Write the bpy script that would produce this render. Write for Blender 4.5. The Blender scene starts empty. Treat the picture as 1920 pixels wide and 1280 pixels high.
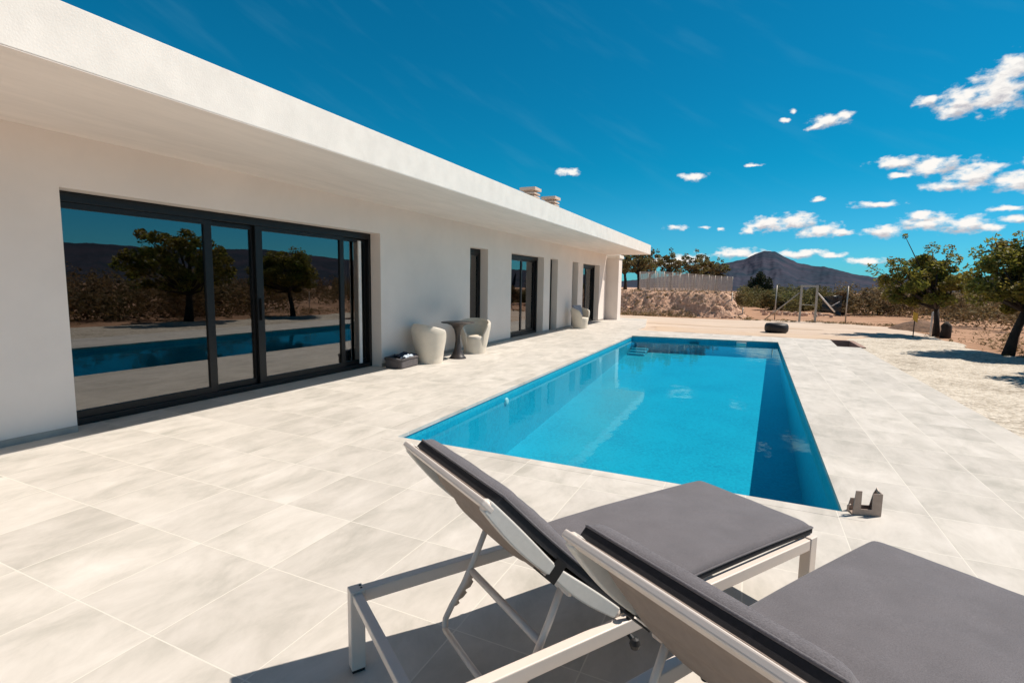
import bpy, bmesh, math, random
import numpy as np
from mathutils import Vector, Matrix, noise
random.seed(7)
C = bpy.context.scene.collection
R = math.radians

# ------------------------------------------------------------------ camera
cam = bpy.data.objects.new('camera', bpy.data.cameras.new('camera'))
C.objects.link(cam)
cam.data.sensor_width = 36
cam.data.lens = 971.13 / 1920 * 36
cam.data.clip_end = 12000
cam.data.clip_start = 0.05
def cam_axes(yaw, pitch, roll):
    f0 = Vector((-math.sin(yaw), math.cos(yaw), 0)); r = Vector((math.cos(yaw), math.sin(yaw), 0)); up = Vector((0, 0, 1))
    f = f0 * math.cos(pitch) - up * math.sin(pitch); u = up * math.cos(pitch) + f0 * math.sin(pitch)
    return r * math.cos(roll) + u * math.sin(roll), u * math.cos(roll) - r * math.sin(roll), f
r_, u_, f_ = cam_axes(0.4331, 0.10999, 0.015755)
cam.matrix_world = Matrix(((r_.x, u_.x, -f_.x, 0), (r_.y, u_.y, -f_.y, 0), (r_.z, u_.z, -f_.z, 1.5), (0, 0, 0, 1)))
bpy.context.scene.camera = cam

# ------------------------------------------------------------------ sun, sky, exposure
SUN = Vector((0.577, 0.470, 1.0)).normalized()
sl = bpy.data.lights.new('sun', 'SUN'); sl.energy = 5.0; sl.angle = R(0.53); sl.color = (1, .91, .805)
so = bpy.data.objects.new('sun', sl); C.objects.link(so)
so.rotation_euler = (-SUN).to_track_quat('-Z', 'Y').to_euler()
sc = bpy.context.scene
sc.view_settings.view_transform = 'Standard'; sc.view_settings.look = 'None'
sc.view_settings.exposure = 0.14; sc.view_settings.gamma = 1
sc.cycles.max_bounces = 10; sc.cycles.transparent_max_bounces = 24; sc.cycles.glossy_bounces = 4
sc.cycles.caustics_reflective = False; sc.cycles.caustics_refractive = False
SKY_STRENGTH = 0.11
SKY_TINT = (0.015, 0.56, 0.715)
HORIZON_TINT = (0.14, 0.58, 0.86)
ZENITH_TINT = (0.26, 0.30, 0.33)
CLOUDS = [(0.292, 0.2687, 0.0371, 0.0296), (0.2535, 0.263, 0.0343, 0.0192), (0.2172, 0.2697, 0.0172, 0.0085), (0.3083, 0.292, 0.0259, 0.0204), (0.2486, 0.2523, 0.0244, 0.0111), (0.0937, 0.2622, 0.029, 0.0116), (0.0771, 0.2566, 0.0149, 0.0063), (0.1128, 0.2665, 0.0143, 0.0076), (0.027, 0.2719, 0.0095, 0.0048), (0.0418, 0.2827, 0.0078, 0.0039), (0.1858, 0.1906, 0.0322, 0.0099), (0.231, 0.18, 0.036, 0.0148), (0.2795, 0.1634, 0.0386, 0.0187), (0.2515, 0.152, 0.0321, 0.0082), (0.324, 0.151, 0.0307, 0.0174), (0.1938, 0.1722, 0.0194, 0.0054), (0.0874, 0.1452, 0.009, 0.0059), (0.1638, 0.131, 0.0349, 0.0056), (0.0154, 0.1084, 0.0338, 0.015), (0.0552, 0.1112, 0.037, 0.0155), (0.091, 0.0944, 0.037, 0.0111), (0.1231, 0.0906, 0.0201, 0.0067), (-0.0105, 0.0985, 0.0183, 0.0072), (0.1772, 0.0901, 0.0279, 0.0105), (0.2314, 0.1007, 0.0364, 0.0147), (0.2768, 0.095, 0.0348, 0.0127), (0.2224, 0.1113, 0.026, 0.007), (0.2999, 0.0892, 0.0165, 0.0081), (0.3167, 0.1146, 0.0221, 0.0043), (0.3286, 0.1002, 0.0176, 0.0071), (-0.1096, 0.191, 0.0249, 0.008), (-0.3334, 0.2051, 0.0207, 0.0074), (-0.0113, 0.2051, 0.014, 0.0034), (-0.1371, 0.1058, 0.0202, 0.0056), (-0.0871, 0.1049, 0.0107, 0.0037), (-0.0587, 0.1015, 0.0079, 0.0027), (-0.1114, 0.0498, 0.0415, 0.0124), (-0.1528, 0.043, 0.0463, 0.0087), (-0.032, 0.0607, 0.0422, 0.0101), (0.0022, 0.0549, 0.0329, 0.0082), (0.0666, 0.0586, 0.0397, 0.0079), (0.1125, 0.0545, 0.0234, 0.0051), (-0.2053, 0.0447, 0.0477, 0.0068), (-0.0656, 0.0356, 0.0521, 0.0056), (0.1565, 0.0455, 0.0309, 0.0058), (0.3671, 0.1701, 0.0415, 0.0198), (0.3832, 0.2426, 0.0396, 0.0307), (0.3835, 0.0953, 0.0406, 0.0135), (0.3511, 0.2866, 0.0285, 0.0246)]
world = bpy.data.worlds.new('World'); sc.world = world; world.use_nodes = True
def build_world():
    nt = world.node_tree; N = nt.nodes; L = nt.links
    for n in list(N): N.remove(n)
    def node(t, **k):
        n = N.new(t)
        for a, v in k.items(): setattr(n, a, v)
        return n
    def mth(op, a, b=None, c=None, clamp=False):
        n = node('ShaderNodeMath', operation=op, use_clamp=clamp)
        for i, v in enumerate((a, b, c)):
            if v is None: continue
            if isinstance(v, (int, float)): n.inputs[i].default_value = v
            else: L.new(v, n.inputs[i])
        return n.outputs[0]
    def vec(op, a, b):
        n = node('ShaderNodeVectorMath', operation=op)
        for i, v in enumerate((a, b)):
            if v is None: continue
            if isinstance(v, tuple): n.inputs[i].default_value = v
            else: L.new(v, n.inputs[i])
        return n.outputs['Value'] if op == 'LENGTH' else n.outputs[0]
    out = node('ShaderNodeOutputWorld'); bg = node('ShaderNodeBackground'); bg.inputs[1].default_value = SKY_STRENGTH
    L.new(bg.outputs[0], out.inputs[0])
    sky = node('ShaderNodeTexSky', sky_type='NISHITA', sun_disc=False)
    sky.sun_elevation = math.asin(SUN.z); sky.sun_rotation = math.atan2(SUN.x, SUN.y)
    sky.altitude = 500; sky.air_density = 1.0; sky.dust_density = 0.3; sky.ozone_density = 1.0
    tint = node('ShaderNodeMix', data_type='RGBA', blend_type='MULTIPLY'); tint.inputs['Factor'].default_value = 1
    L.new(sky.outputs[0], tint.inputs['A']); tint.inputs['B'].default_value = (*SKY_TINT, 1)
    tc = node('ShaderNodeTexCoord'); sep = node('ShaderNodeSeparateXYZ'); L.new(tc.outputs['Generated'], sep.inputs[0])
    az = mth('ARCTAN2', sep.outputs[0], sep.outputs[1]); el = mth('ARCSINE', sep.outputs[2])
    # sky above the view darkened and greyed to cut the ambient fill
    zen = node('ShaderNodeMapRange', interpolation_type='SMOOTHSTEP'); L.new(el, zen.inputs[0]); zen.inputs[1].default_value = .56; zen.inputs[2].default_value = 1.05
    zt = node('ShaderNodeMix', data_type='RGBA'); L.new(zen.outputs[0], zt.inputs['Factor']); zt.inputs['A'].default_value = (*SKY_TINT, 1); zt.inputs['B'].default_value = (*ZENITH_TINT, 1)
    hor = node('ShaderNodeMapRange', interpolation_type='SMOOTHSTEP'); L.new(el, hor.inputs[0]); hor.inputs[1].default_value = .0; hor.inputs[2].default_value = .22
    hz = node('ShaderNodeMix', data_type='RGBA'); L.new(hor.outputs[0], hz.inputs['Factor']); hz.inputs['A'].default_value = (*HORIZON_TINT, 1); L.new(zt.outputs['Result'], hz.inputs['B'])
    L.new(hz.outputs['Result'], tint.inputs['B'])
    comb = node('ShaderNodeCombineXYZ'); L.new(az, comb.inputs[0]); L.new(el, comb.inputs[1]); p0 = comb.outputs[0]
    def nz(scale, detail, rough, vin, sx=1.0):
        n = node('ShaderNodeTexNoise'); n.inputs['Scale'].default_value = scale; n.inputs['Detail'].default_value = detail
        n.inputs['Roughness'].default_value = rough
        L.new(vec('MULTIPLY', vin, (sx, 1.7, 1)), n.inputs['Vector']); return n
    warp = nz(38, 3, .55, p0)
    w = vec('SUBTRACT', warp.outputs['Color'], (.5, .5, .5))
    p = vec('ADD', p0, vec('MULTIPLY', w, (.022, .012, 0)))
    det = nz(52, 6, .56, p0).outputs['Fac']
    def field(pp):
        cur = None
        for (a, e, rx, ry) in CLOUDS:
            d = vec('LENGTH', vec('MULTIPLY', vec('SUBTRACT', pp, (a, e, 0)), (1 / rx, 1 / ry, 0)), None)
            f = mth('SUBTRACT', 1.0, d)
            cur = f if cur is None else mth('SMOOTH_MAX', cur, f, .18)
        return cur
    F = field(p)
    F2 = field(vec('ADD', p, (-.004, .006, 0)))
    edge = mth('ADD', F, mth('MULTIPLY', mth('SUBTRACT', det, .5), 2.3))
    mask = node('ShaderNodeMapRange', interpolation_type='SMOOTHSTEP'); L.new(edge, mask.inputs[0])
    mask.inputs[1].default_value = -.12; mask.inputs[2].default_value = .72
    sh = mth('ADD', mth('MULTIPLY', mth('SUBTRACT', F2, F), 1.0), mth('MULTIPLY', mth('SUBTRACT', nz(45, 4, .6, p).outputs['Fac'], .5), 2.0))
    shr = node('ShaderNodeMapRange', interpolation_type='SMOOTHSTEP'); L.new(sh, shr.inputs[0])
    shr.inputs[1].default_value = -.30; shr.inputs[2].default_value = .62
    cc = node('ShaderNodeMix', data_type='RGBA'); L.new(shr.outputs[0], cc.inputs['Factor'])
    cc.inputs['A'].default_value = (8.2, 7.95, 7.6, 1); cc.inputs['B'].default_value = (4.3, 4.25, 4.6, 1)
    # faint high cirrus
    cir = node('ShaderNodeTexNoise'); cir.inputs['Scale'].default_value = 5; cir.inputs['Detail'].default_value = 7
    rot = node('ShaderNodeVectorRotate', rotation_type='Z_AXIS'); L.new(p0, rot.inputs[0]); rot.inputs['Angle'].default_value = R(28)
    L.new(vec('MULTIPLY', rot.outputs[0], (1.0, 5.5, 1)), cir.inputs['Vector'])
    cr = node('ShaderNodeMapRange', interpolation_type='SMOOTHSTEP'); L.new(cir.outputs['Fac'], cr.inputs[0])
    cr.inputs[1].default_value = .50; cr.inputs[2].default_value = .85; cr.inputs[4].default_value = .11
    m0 = node('ShaderNodeMix', data_type='RGBA'); L.new(cr.outputs[0], m0.inputs['Factor'])
    L.new(tint.outputs['Result'], m0.inputs['A']); m0.inputs['B'].default_value = (1.2, 3.6, 5.0, 1)
    m1 = node('ShaderNodeMix', data_type='RGBA'); L.new(mask.outputs[0], m1.inputs['Factor'])
    L.new(m0.outputs['Result'], m1.inputs['A']); L.new(cc.outputs['Result'], m1.inputs['B'])
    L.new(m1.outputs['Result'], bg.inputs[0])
build_world()

# ------------------------------------------------------------------ helpers
class MB:
    """collects shapes that become one mesh"""
    def __init__(s): s.v = []; s.f = []
    def add(s, vs, fs):
        o = len(s.v); s.v += [tuple(x) for x in vs]; s.f += [tuple(o + i for i in f) for f in fs]
    def box(s, a, b):
        x0, y0, z0 = a; x1, y1, z1 = b
        s.add([(x0,y0,z0),(x1,y0,z0),(x1,y1,z0),(x0,y1,z0),(x0,y0,z1),(x1,y0,z1),(x1,y1,z1),(x0,y1,z1)],
              [(3,2,1,0),(4,5,6,7),(0,1,5,4),(1,2,6,5),(2,3,7,6),(3,0,4,7)])
    def bar(s, p, q, w, h, up=(0,0,1)):
        p = Vector(p); q = Vector(q); d = (q - p).normalized(); up = Vector(up)
        a = d.cross(up)
        if a.length < 1e-4: a = d.cross(Vector((0,1,0)))
        a.normalize(); b = a.cross(d).normalized(); a *= w / 2; b *= h / 2
        s.add([p-a-b, p+a-b, p+a+b, p-a+b, q-a-b, q+a-b, q+a+b, q-a+b],
              [(0,1,2,3),(7,6,5,4),(0,4,5,1),(1,5,6,2),(2,6,7,3),(3,7,4,0)])
    def tube(s, pts, rad, n=10, flat=1.0):
        pts = [Vector(p) for p in pts]; rings = []
        if not hasattr(rad, '__len__'): rad = [rad] * len(pts)
        ref = None
        for i, p in enumerate(pts):
            d = (pts[min(i+1, len(pts)-1)] - pts[max(i-1, 0)]).normalized()
            if ref is None: ref = d.orthogonal().normalized()
            a = (ref - d * ref.dot(d)).normalized(); ref = a; b = d.cross(a)
            rings.append([p + (a * math.cos(2*math.pi*k/n) + b * math.sin(2*math.pi*k/n) * flat) * rad[i] for k in range(n)])
        vs = [v for r in rings for v in r]; fs = []
        for i in range(len(pts) - 1):
            for k in range(n):
                fs.append((i*n+k, i*n+(k+1) % n, (i+1)*n+(k+1) % n, (i+1)*n+k))
        fs.append(tuple(range(n))[::-1]); fs.append(tuple((len(pts)-1)*n + k for k in range(n)))
        s.add(vs, fs)
    def lathe(s, prof, n=32, c=(0,0,0)):
        vs = []; fs = []; m = len(prof)
        for k in range(n):
            a = 2*math.pi*k/n
            vs += [(c[0]+r*math.cos(a), c[1]+r*math.sin(a), c[2]+z) for r, z in prof]
        for k in range(n):
            for i in range(m-1):
                fs.append((k*m+i, ((k+1)%n)*m+i, ((k+1)%n)*m+i+1, k*m+i+1))
        s.add(vs, fs)
    def prism(s, poly, z0, z1):
        n = len(poly)
        s.add([(x,y,z0) for x,y in poly] + [(x,y,z1) for x,y in poly],
              [tuple(range(n))[::-1], tuple(range(n,2*n))] + [(i,(i+1)%n,n+(i+1)%n,n+i) for i in range(n)])
    def plate(s, outline, thick, axis):
        """outline: points in a plane, extruded by the vector axis*thick"""
        ax = Vector(axis).normalized() * thick; P = [Vector(p) for p in outline]; n = len(P)
        s.add(P + [p + ax for p in P], [tuple(range(n))[::-1], tuple(range(n,2*n))] + [(i,(i+1)%n,n+(i+1)%n,n+i) for i in range(n)])
    def build(s, name, m=None, parent=None, smooth=False, bevel=0, seg=2):
        me = bpy.data.meshes.new(name); me.from_pydata(s.v, [], s.f); me.validate()
        b = bmesh.new(); b.from_mesh(me); bmesh.ops.recalc_face_normals(b, faces=b.faces); b.to_mesh(me); b.free()
        o = bpy.data.objects.new(name, me); C.objects.link(o)
        if m: me.materials.append(m)
        if parent: o.parent = parent
        if smooth:
            for p in me.polygons: p.use_smooth = True
        if bevel:
            md = o.modifiers.new('bevel', 'BEVEL'); md.width = bevel; md.segments = seg; md.limit_method = 'ANGLE'; md.angle_limit = R(35)
            md.harden_normals = False
        return o
def tag(o, label=None, cat=None, group=None, kind=None):
    if label: o['label'] = label
    if cat: o['category'] = cat
    if group: o['group'] = group
    if kind: o['kind'] = kind
    return o
def empty(name, loc, rz=0, **k):
    o = bpy.data.objects.new(name, None); C.objects.link(o); o.location = loc; o.rotation_euler = (0,0,rz)
    o.empty_display_size = .2
    return tag(o, **k)
def copy_tree(o, parent=None):
    c = o.copy(); C.objects.link(c); c.parent = parent
    for ch in [x for x in C.objects if x.parent == o]: copy_tree(ch, c)
    return c

# ------------------------------------------------------------------ materials
def M(name, col, rough=.6, metal=0, var=.0, vscale=6, bump=0, bscale=40, spec=.5, col2=None, stretch=(1,1,1), detail=5, coord='Object', rand=0, trans=0, bdist=.01):
    m = bpy.data.materials.new(name); m.use_nodes = True; nt = m.node_tree; N = nt.nodes; L = nt.links
    b = N['Principled BSDF']; b.inputs['Roughness'].default_value = rough; b.inputs['Metallic'].default_value = metal
    b.inputs['Specular IOR Level'].default_value = spec
    b.inputs['Base Color'].default_value = (*col, 1)
    tc = N.new('ShaderNodeTexCoord'); mp = N.new('ShaderNodeMapping'); L.new(tc.outputs[coord], mp.inputs[0]); mp.inputs['Scale'].default_value = stretch
    csock = None
    if var or col2:
        n = N.new('ShaderNodeTexNoise'); n.inputs['Scale'].default_value = vscale; n.inputs['Detail'].default_value = detail; n.inputs['Roughness'].default_value = .62
        L.new(mp.outputs[0], n.inputs['Vector'])
        r = N.new('ShaderNodeValToRGB'); L.new(n.outputs['Fac'], r.inputs[0])
        c2 = col2 if col2 else tuple(c * (1 - var) for c in col)
        c1 = col if col2 else tuple(min(1, c * (1 + var)) for c in col)
        r.color_ramp.elements[0].position = .34; r.color_ramp.elements[1].position = .66
        r.color_ramp.elements[0].color = (*c2, 1); r.color_ramp.elements[1].color = (*c1, 1)
        csock = r.outputs[0]
    if rand:
        g = N.new('ShaderNodeNewGeometry'); mr = N.new('ShaderNodeMapRange'); L.new(g.outputs['Random Per Island'], mr.inputs[0])
        mr.inputs[3].default_value = 1 - rand; mr.inputs[4].default_value = 1 + rand
        vm = N.new('ShaderNodeVectorMath'); vm.operation = 'SCALE'
        if csock: L.new(csock, vm.inputs[0])
        else: vm.inputs[0].default_value = col
        L.new(mr.outputs[0], vm.inputs['Scale']); csock = vm.outputs[0]
    if csock: L.new(csock, b.inputs['Base Color'])
    if bump:
        n2 = N.new('ShaderNodeTexNoise'); n2.inputs['Scale'].default_value = bscale; n2.inputs['Detail'].default_value = 4
        L.new(mp.outputs[0], n2.inputs['Vector'])
        bp = N.new('ShaderNodeBump'); bp.inputs['Strength'].default_value = bump; bp.inputs['Distance'].default_value = bdist
        L.new(n2.outputs['Fac'], bp.inputs['Height']); L.new(bp.outputs[0], b.inputs['Normal'])
    if trans:
        t = N.new('ShaderNodeBsdfTranslucent')
        if csock: L.new(csock, t.inputs['Color'])
        else: t.inputs['Color'].default_value = (*col, 1)
        mx = N.new('ShaderNodeMixShader'); mx.inputs[0].default_value = trans
        L.new(b.outputs[0], mx.inputs[1]); L.new(t.outputs[0], mx.inputs[2]); L.new(mx.outputs[0], N['Material Output'].inputs[0])
    return m

def tile_material():
    m = bpy.data.materials.new('terrace_tile'); m.use_nodes = True; nt = m.node_tree; N = nt.nodes; L = nt.links; b = N['Principled BSDF']
    def mth(op, a, bb=None, clamp=False):
        n = N.new('ShaderNodeMath'); n.operation = op; n.use_clamp = clamp
        for i, v in enumerate((a, bb)):
            if v is None: continue
            if isinstance(v, (int, float)): n.inputs[i].default_value = v
            else: L.new(v, n.inputs[i])
        return n.outputs[0]
    tc = N.new('ShaderNodeTexCoord'); sp = N.new('ShaderNodeSeparateXYZ'); L.new(tc.outputs['Object'], sp.inputs[0])
    ux = mth('DIVIDE', mth('ADD', sp.outputs[0], 3.3442 + .5637 * 40), .5637)
    uy = mth('DIVIDE', mth('SUBTRACT', sp.outputs[1], 1.2202 - .5966 * 40), .5966)
    fx = mth('FRACT', ux); fy = mth('FRACT', uy)
    dx = mth('MULTIPLY', mth('MINIMUM', fx, mth('SUBTRACT', 1, fx)), .5637)
    dy = mth('MULTIPLY', mth('MINIMUM', fy, mth('SUBTRACT', 1, fy)), .5966)
    d = mth('MINIMUM', dx, dy)
    g = N.new('ShaderNodeMapRange'); g.interpolation_type = 'SMOOTHSTEP'; L.new(d, g.inputs[0]); g.inputs[1].default_value = .0018; g.inputs[2].default_value = .0042
    g.inputs[3].default_value = 1; g.inputs[4].default_value = 0
    cid = N.new('ShaderNodeCombineXYZ'); L.new(mth('FLOOR', ux), cid.inputs[0]); L.new(mth('FLOOR', uy), cid.inputs[1])
    wn = N.new('ShaderNodeTexWhiteNoise'); L.new(cid.outputs[0], wn.inputs['Vector'])
    # every tile shows another piece of the cloudy print
    off = N.new('ShaderNodeVectorMath'); off.operation = 'SCALE'; L.new(wn.outputs['Color'], off.inputs[0]); off.inputs['Scale'].default_value = 37
    st = N.new('ShaderNodeVectorMath'); st.operation = 'MULTIPLY'; L.new(tc.outputs['Object'], st.inputs[0]); st.inputs[1].default_value = (1.75, .9, 1)
    ad = N.new('ShaderNodeVectorMath'); ad.operation = 'ADD'; L.new(st.outputs[0], ad.inputs[0]); L.new(off.outputs[0], ad.inputs[1])
    n1 = N.new('ShaderNodeTexNoise'); n1.inputs['Scale'].default_value = 1.9; n1.inputs['Detail'].default_value = 10; n1.inputs['Roughness'].default_value = .68; n1.inputs['Distortion'].default_value = .35
    L.new(ad.outputs[0], n1.inputs['Vector'])
    n2 = N.new('ShaderNodeTexNoise'); n2.inputs['Scale'].default_value = .35; n2.inputs['Detail'].default_value = 3; L.new(tc.outputs['Object'], n2.inputs['Vector'])
    ramp = N.new('ShaderNodeValToRGB'); L.new(n1.outputs['Fac'], ramp.inputs[0])
    e = ramp.color_ramp.elements
    e[0].position = .30; e[0].color = (.445, .42, .37, 1)
    e[1].position = .70; e[1].color = (.69, .645, .59, 1)
    k = e.new(.5); k.color = (.585, .545, .49, 1)
    br = mth('ADD', .88, mth('ADD', mth('MULTIPLY', wn.outputs['Value'], .12), mth('MULTIPLY', n2.outputs['Fac'], .12)))
    sc1 = N.new('ShaderNodeVectorMath'); sc1.operation = 'SCALE'; L.new(ramp.outputs[0], sc1.inputs[0]); L.new(br, sc1.inputs['Scale'])
    mx = N.new('ShaderNodeMix'); mx.data_type = 'RGBA'; L.new(g.outputs[0], mx.inputs['Factor']); L.new(sc1.outputs[0], mx.inputs['A']); mx.inputs['B'].default_value = (.72, .68, .605, 1)
    L.new(mx.outputs['Result'], b.inputs['Base Color'])
    b.inputs['Roughness'].default_value = .62; b.inputs['Specular IOR Level'].default_value = .25
    bp = N.new('ShaderNodeBump'); bp.inputs['Strength'].default_value = .35; bp.inputs['Distance'].default_value = .002; bp.invert = True
    L.new(g.outputs[0], bp.inputs['Height']); L.new(bp.outputs[0], b.inputs['Normal'])
    return m

def layered_glass(name, tint, ior, rough=0.0, bump=0, bscale=3, gcol=(1,1,1)):
    m = bpy.data.materials.new(name); m.use_nodes = True; nt = m.node_tree; N = nt.nodes; L = nt.links
    N.remove(N['Principled BSDF'])
    t = N.new('ShaderNodeBsdfTransparent'); t.inputs[0].default_value = (*tint, 1)
    g = N.new('ShaderNodeBsdfGlossy'); g.inputs['Roughness'].default_value = rough; g.inputs[0].default_value = (*gcol, 1)
    f = N.new('ShaderNodeFresnel'); gm = N.new('ShaderNodeNewGeometry'); mr = N.new('ShaderNodeMapRange'); L.new(gm.outputs['Backfacing'], mr.inputs[0])
    mr.inputs[3].default_value = ior; mr.inputs[4].default_value = 1 / ior; L.new(mr.outputs[0], f.inputs[0])   # same reflectance from both sides
    mx = N.new('ShaderNodeMixShader'); L.new(f.outputs[0], mx.inputs[0]); L.new(t.outputs[0], mx.inputs[1]); L.new(g.outputs[0], mx.inputs[2])
    L.new(mx.outputs[0], N['Material Output'].inputs[0])
    if bump:
        tc = N.new('ShaderNodeTexCoord'); mp = N.new('ShaderNodeMapping'); mp.inputs['Scale'].default_value = (1, 1, 1); L.new(tc.outputs['Object'], mp.inputs[0])
        n = N.new('ShaderNodeTexNoise'); n.inputs['Scale'].default_value = bscale; n.inputs['Detail'].default_value = 3; L.new(mp.outputs[0], n.inputs['Vector'])
        bp = N.new('ShaderNodeBump'); bp.inputs['Strength'].default_value = bump; bp.inputs['Distance'].default_value = .01
        L.new(n.outputs['Fac'], bp.inputs['Height']); L.new(bp.outputs[0], g.inputs['Normal']); L.new(bp.outputs[0], f.inputs['Normal'])
    return m

def pool_liner():
    m = bpy.data.materials.new('pool_mosaic'); m.use_nodes = True; nt = m.node_tree; N = nt.nodes; L = nt.links; b = N['Principled BSDF']
    tc = N.new('ShaderNodeTexCoord')
    v = N.new('ShaderNodeTexVoronoi'); v.distance = 'CHEBYCHEV'; v.inputs['Scale'].default_value = 38; v.inputs['Randomness'].default_value = 0; L.new(tc.outputs['Object'], v.inputs['Vector'])
    n = N.new('ShaderNodeTexNoise'); n.inputs['Scale'].default_value = 1.2; n.inputs['Detail'].default_value = 3; L.new(tc.outputs['Object'], n.inputs['Vector'])
    ad = N.new('ShaderNodeMath'); ad.operation = 'MULTIPLY_ADD'; sp = N.new('ShaderNodeSeparateColor'); L.new(v.outputs['Color'], sp.inputs[0])
    L.new(sp.outputs[0], ad.inputs[0]); ad.inputs[1].default_value = .65; L.new(n.outputs['Fac'], ad.inputs[2])
    r = N.new('ShaderNodeValToRGB'); L.new(ad.outputs[0], r.inputs[0])
    r.color_ramp.elements[0].position = .3; r.color_ramp.elements[0].color = (.006, .285, .42, 1)
    r.color_ramp.elements[1].position = 1.0; r.color_ramp.elements[1].color = (.010, .41, .545, 1)
    L.new(r.outputs[0], b.inputs['Base Color']); b.inputs['Roughness'].default_value = .4
    return m

def gravel_material():
    m = bpy.data.materials.new('white_gravel'); m.use_nodes = True; nt = m.node_tree; N = nt.nodes; L = nt.links; b = N['Principled BSDF']
    tc = N.new('ShaderNodeTexCoord')
    v = N.new('ShaderNodeTexVoronoi'); v.inputs['Scale'].default_value = 22; L.new(tc.outputs['Object'], v.inputs['Vector'])
    n = N.new('ShaderNodeTexNoise'); n.inputs['Scale'].default_value = 1.1; n.inputs['Detail'].default_value = 6; L.new(tc.outputs['Object'], n.inputs['Vector'])
    sp = N.new('ShaderNodeSeparateColor'); L.new(v.outputs['Color'], sp.inputs[0])
    ad = N.new('ShaderNodeMath'); ad.operation = 'MULTIPLY_ADD'; L.new(sp.outputs[0], ad.inputs[0]); ad.inputs[1].default_value = .55; L.new(n.outputs['Fac'], ad.inputs[2])
    r = N.new('ShaderNodeValToRGB'); L.new(ad.outputs[0], r.inputs[0]); e = r.color_ramp.elements
    e[0].position = .35; e[0].color = (.27, .225, .175, 1); e[1].position = .95; e[1].color = (.70, .63, .53, 1)
    k = e.new(.6); k.color = (.49, .425, .34, 1)
    L.new(r.outputs[0], b.inputs['Base Color']); b.inputs['Roughness'].default_value = .9; b.inputs['Specular IOR Level'].default_value = .2
    bp = N.new('ShaderNodeBump'); bp.inputs['Strength'].default_value = .9; bp.inputs['Distance'].default_value = .02; bp.invert = True
    L.new(v.outputs['Distance'], bp.inputs['Height']); L.new(bp.outputs[0], b.inputs['Normal'])
    return m

mat_tile = tile_material()
mat_wall = M('white_render', (.80, .715, .655), .85, var=.035, vscale=1.3, bump=.12, bscale=160, spec=.2)
mat_soffit = M('soffit_render', (.80, .715, .655), .85, var=.05, vscale=2.2, bump=.1, bscale=90, spec=.2, stretch=(2.5, .5, 1))
mat_fascia = M('fascia_render', (.82, .765, .70), .85, var=.05, vscale=4, bump=.18, bscale=70, spec=.2)
mat_frame = M('anthracite_aluminium', (.011, .0105, .011), .38, .3, var=.1, vscale=20)
mat_glass = layered_glass('window_glass', (.45, .44, .43), 2.2, .004, bump=.012, bscale=1.1)
mat_skirt = M('skirting_tile', (.36, .33, .30), .5, var=.12, vscale=4)
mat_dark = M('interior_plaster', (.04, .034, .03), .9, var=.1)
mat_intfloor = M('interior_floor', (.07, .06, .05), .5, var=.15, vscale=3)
mat_curtain = M('curtain_cloth', (.75, .70, .66), .9, var=.06, vscale=9)
mat_coping = M('coping_stone', (.60, .575, .53), .6, var=.08, vscale=5, spec=.3)
mat_liner = pool_liner()
mat_water = layered_glass('pool_water', (.66, .93, .97), 1.14, 0.0, bump=.2, bscale=3.4, gcol=(.50, .90, 1))
mat_white_pl = M('white_plastic', (.80, .785, .75), .4, var=.02)
mat_chair = M('chair_polyethylene', (.72, .645, .54), .5, var=.04, vscale=8, bump=.04, bscale=120)
mat_table = M('brown_grey_resin', (.042, .033, .030), .42, var=.12, vscale=9)
mat_alu = M('white_powder_coat', (.77, .675, .60), .38, var=.02, vscale=12, bump=.02, bscale=200)
mat_hem = M('white_mesh_hem', (.66, .63, .58), .8, var=.03, vscale=60, bump=.3, bscale=500, bdist=.001)
mat_side = M('black_spacer_fabric', (.022, .021, .024), .9, var=.2, vscale=60, bump=.3, bscale=500, bdist=.001)
mat_sling = M('taupe_mesh_fabric', (.36, .29, .245), .8, var=.06, vscale=30, bump=.3, bscale=400, trans=.25, bdist=.002)
def cloth_material():
    m = M('charcoal_weave', (.142, .129, .136), .85, var=.07, vscale=7, spec=.25, detail=3)
    nt = m.node_tree; N = nt.nodes; L = nt.links; tc = N.new('ShaderNodeTexCoord')
    w = N.new('ShaderNodeTexVoronoi'); w.inputs['Scale'].default_value = 420; L.new(tc.outputs['Object'], w.inputs['Vector'])
    bp = N.new('ShaderNodeBump'); bp.inputs['Strength'].default_value = .35; bp.inputs['Distance'].default_value = .002
    L.new(w.outputs['Distance'], bp.inputs['Height']); L.new(bp.outputs[0], N['Principled BSDF'].inputs['Normal'])
    P_ = N['Principled BSDF']; src = P_.inputs['Base Color'].links[0].from_socket     # woven grain: fine threads along and across
    wv = N.new('ShaderNodeTexNoise'); wv.inputs['Scale'].default_value = 260; wv.inputs['Detail'].default_value = 2; L.new(tc.outputs['Object'], wv.inputs['Vector'])
    mr = N.new('ShaderNodeMapRange'); L.new(wv.outputs['Fac'], mr.inputs[0]); mr.inputs[1].default_value = .3; mr.inputs[2].default_value = .7; mr.inputs[3].default_value = .80; mr.inputs[4].default_value = 1.20
    vm = N.new('ShaderNodeVectorMath'); vm.operation = 'SCALE'; L.new(src, vm.inputs[0]); L.new(mr.outputs[0], vm.inputs['Scale']); L.new(vm.outputs[0], P_.inputs['Base Color'])
    P_.inputs['Sheen Weight'].default_value = .25
    return m
mat_cloth = cloth_material()
mat_black = M('black_plastic', (.012, .012, .013), .45, var=.15)
mat_steel = M('galvanised_steel', (.42, .38, .33), .5, .55, var=.12, vscale=14)
mat_mesh = M('weathered_wire', (.46, .42, .38), .7, .2, var=.12, vscale=3)
mat_bracket = M('brown_coated_steel', (.36, .275, .225), .5, .1, var=.1, vscale=20)
mat_rubber = M('black_rubber', (.011, .010, .012), .55, var=.3, vscale=20, bump=.2, bscale=60)
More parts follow.
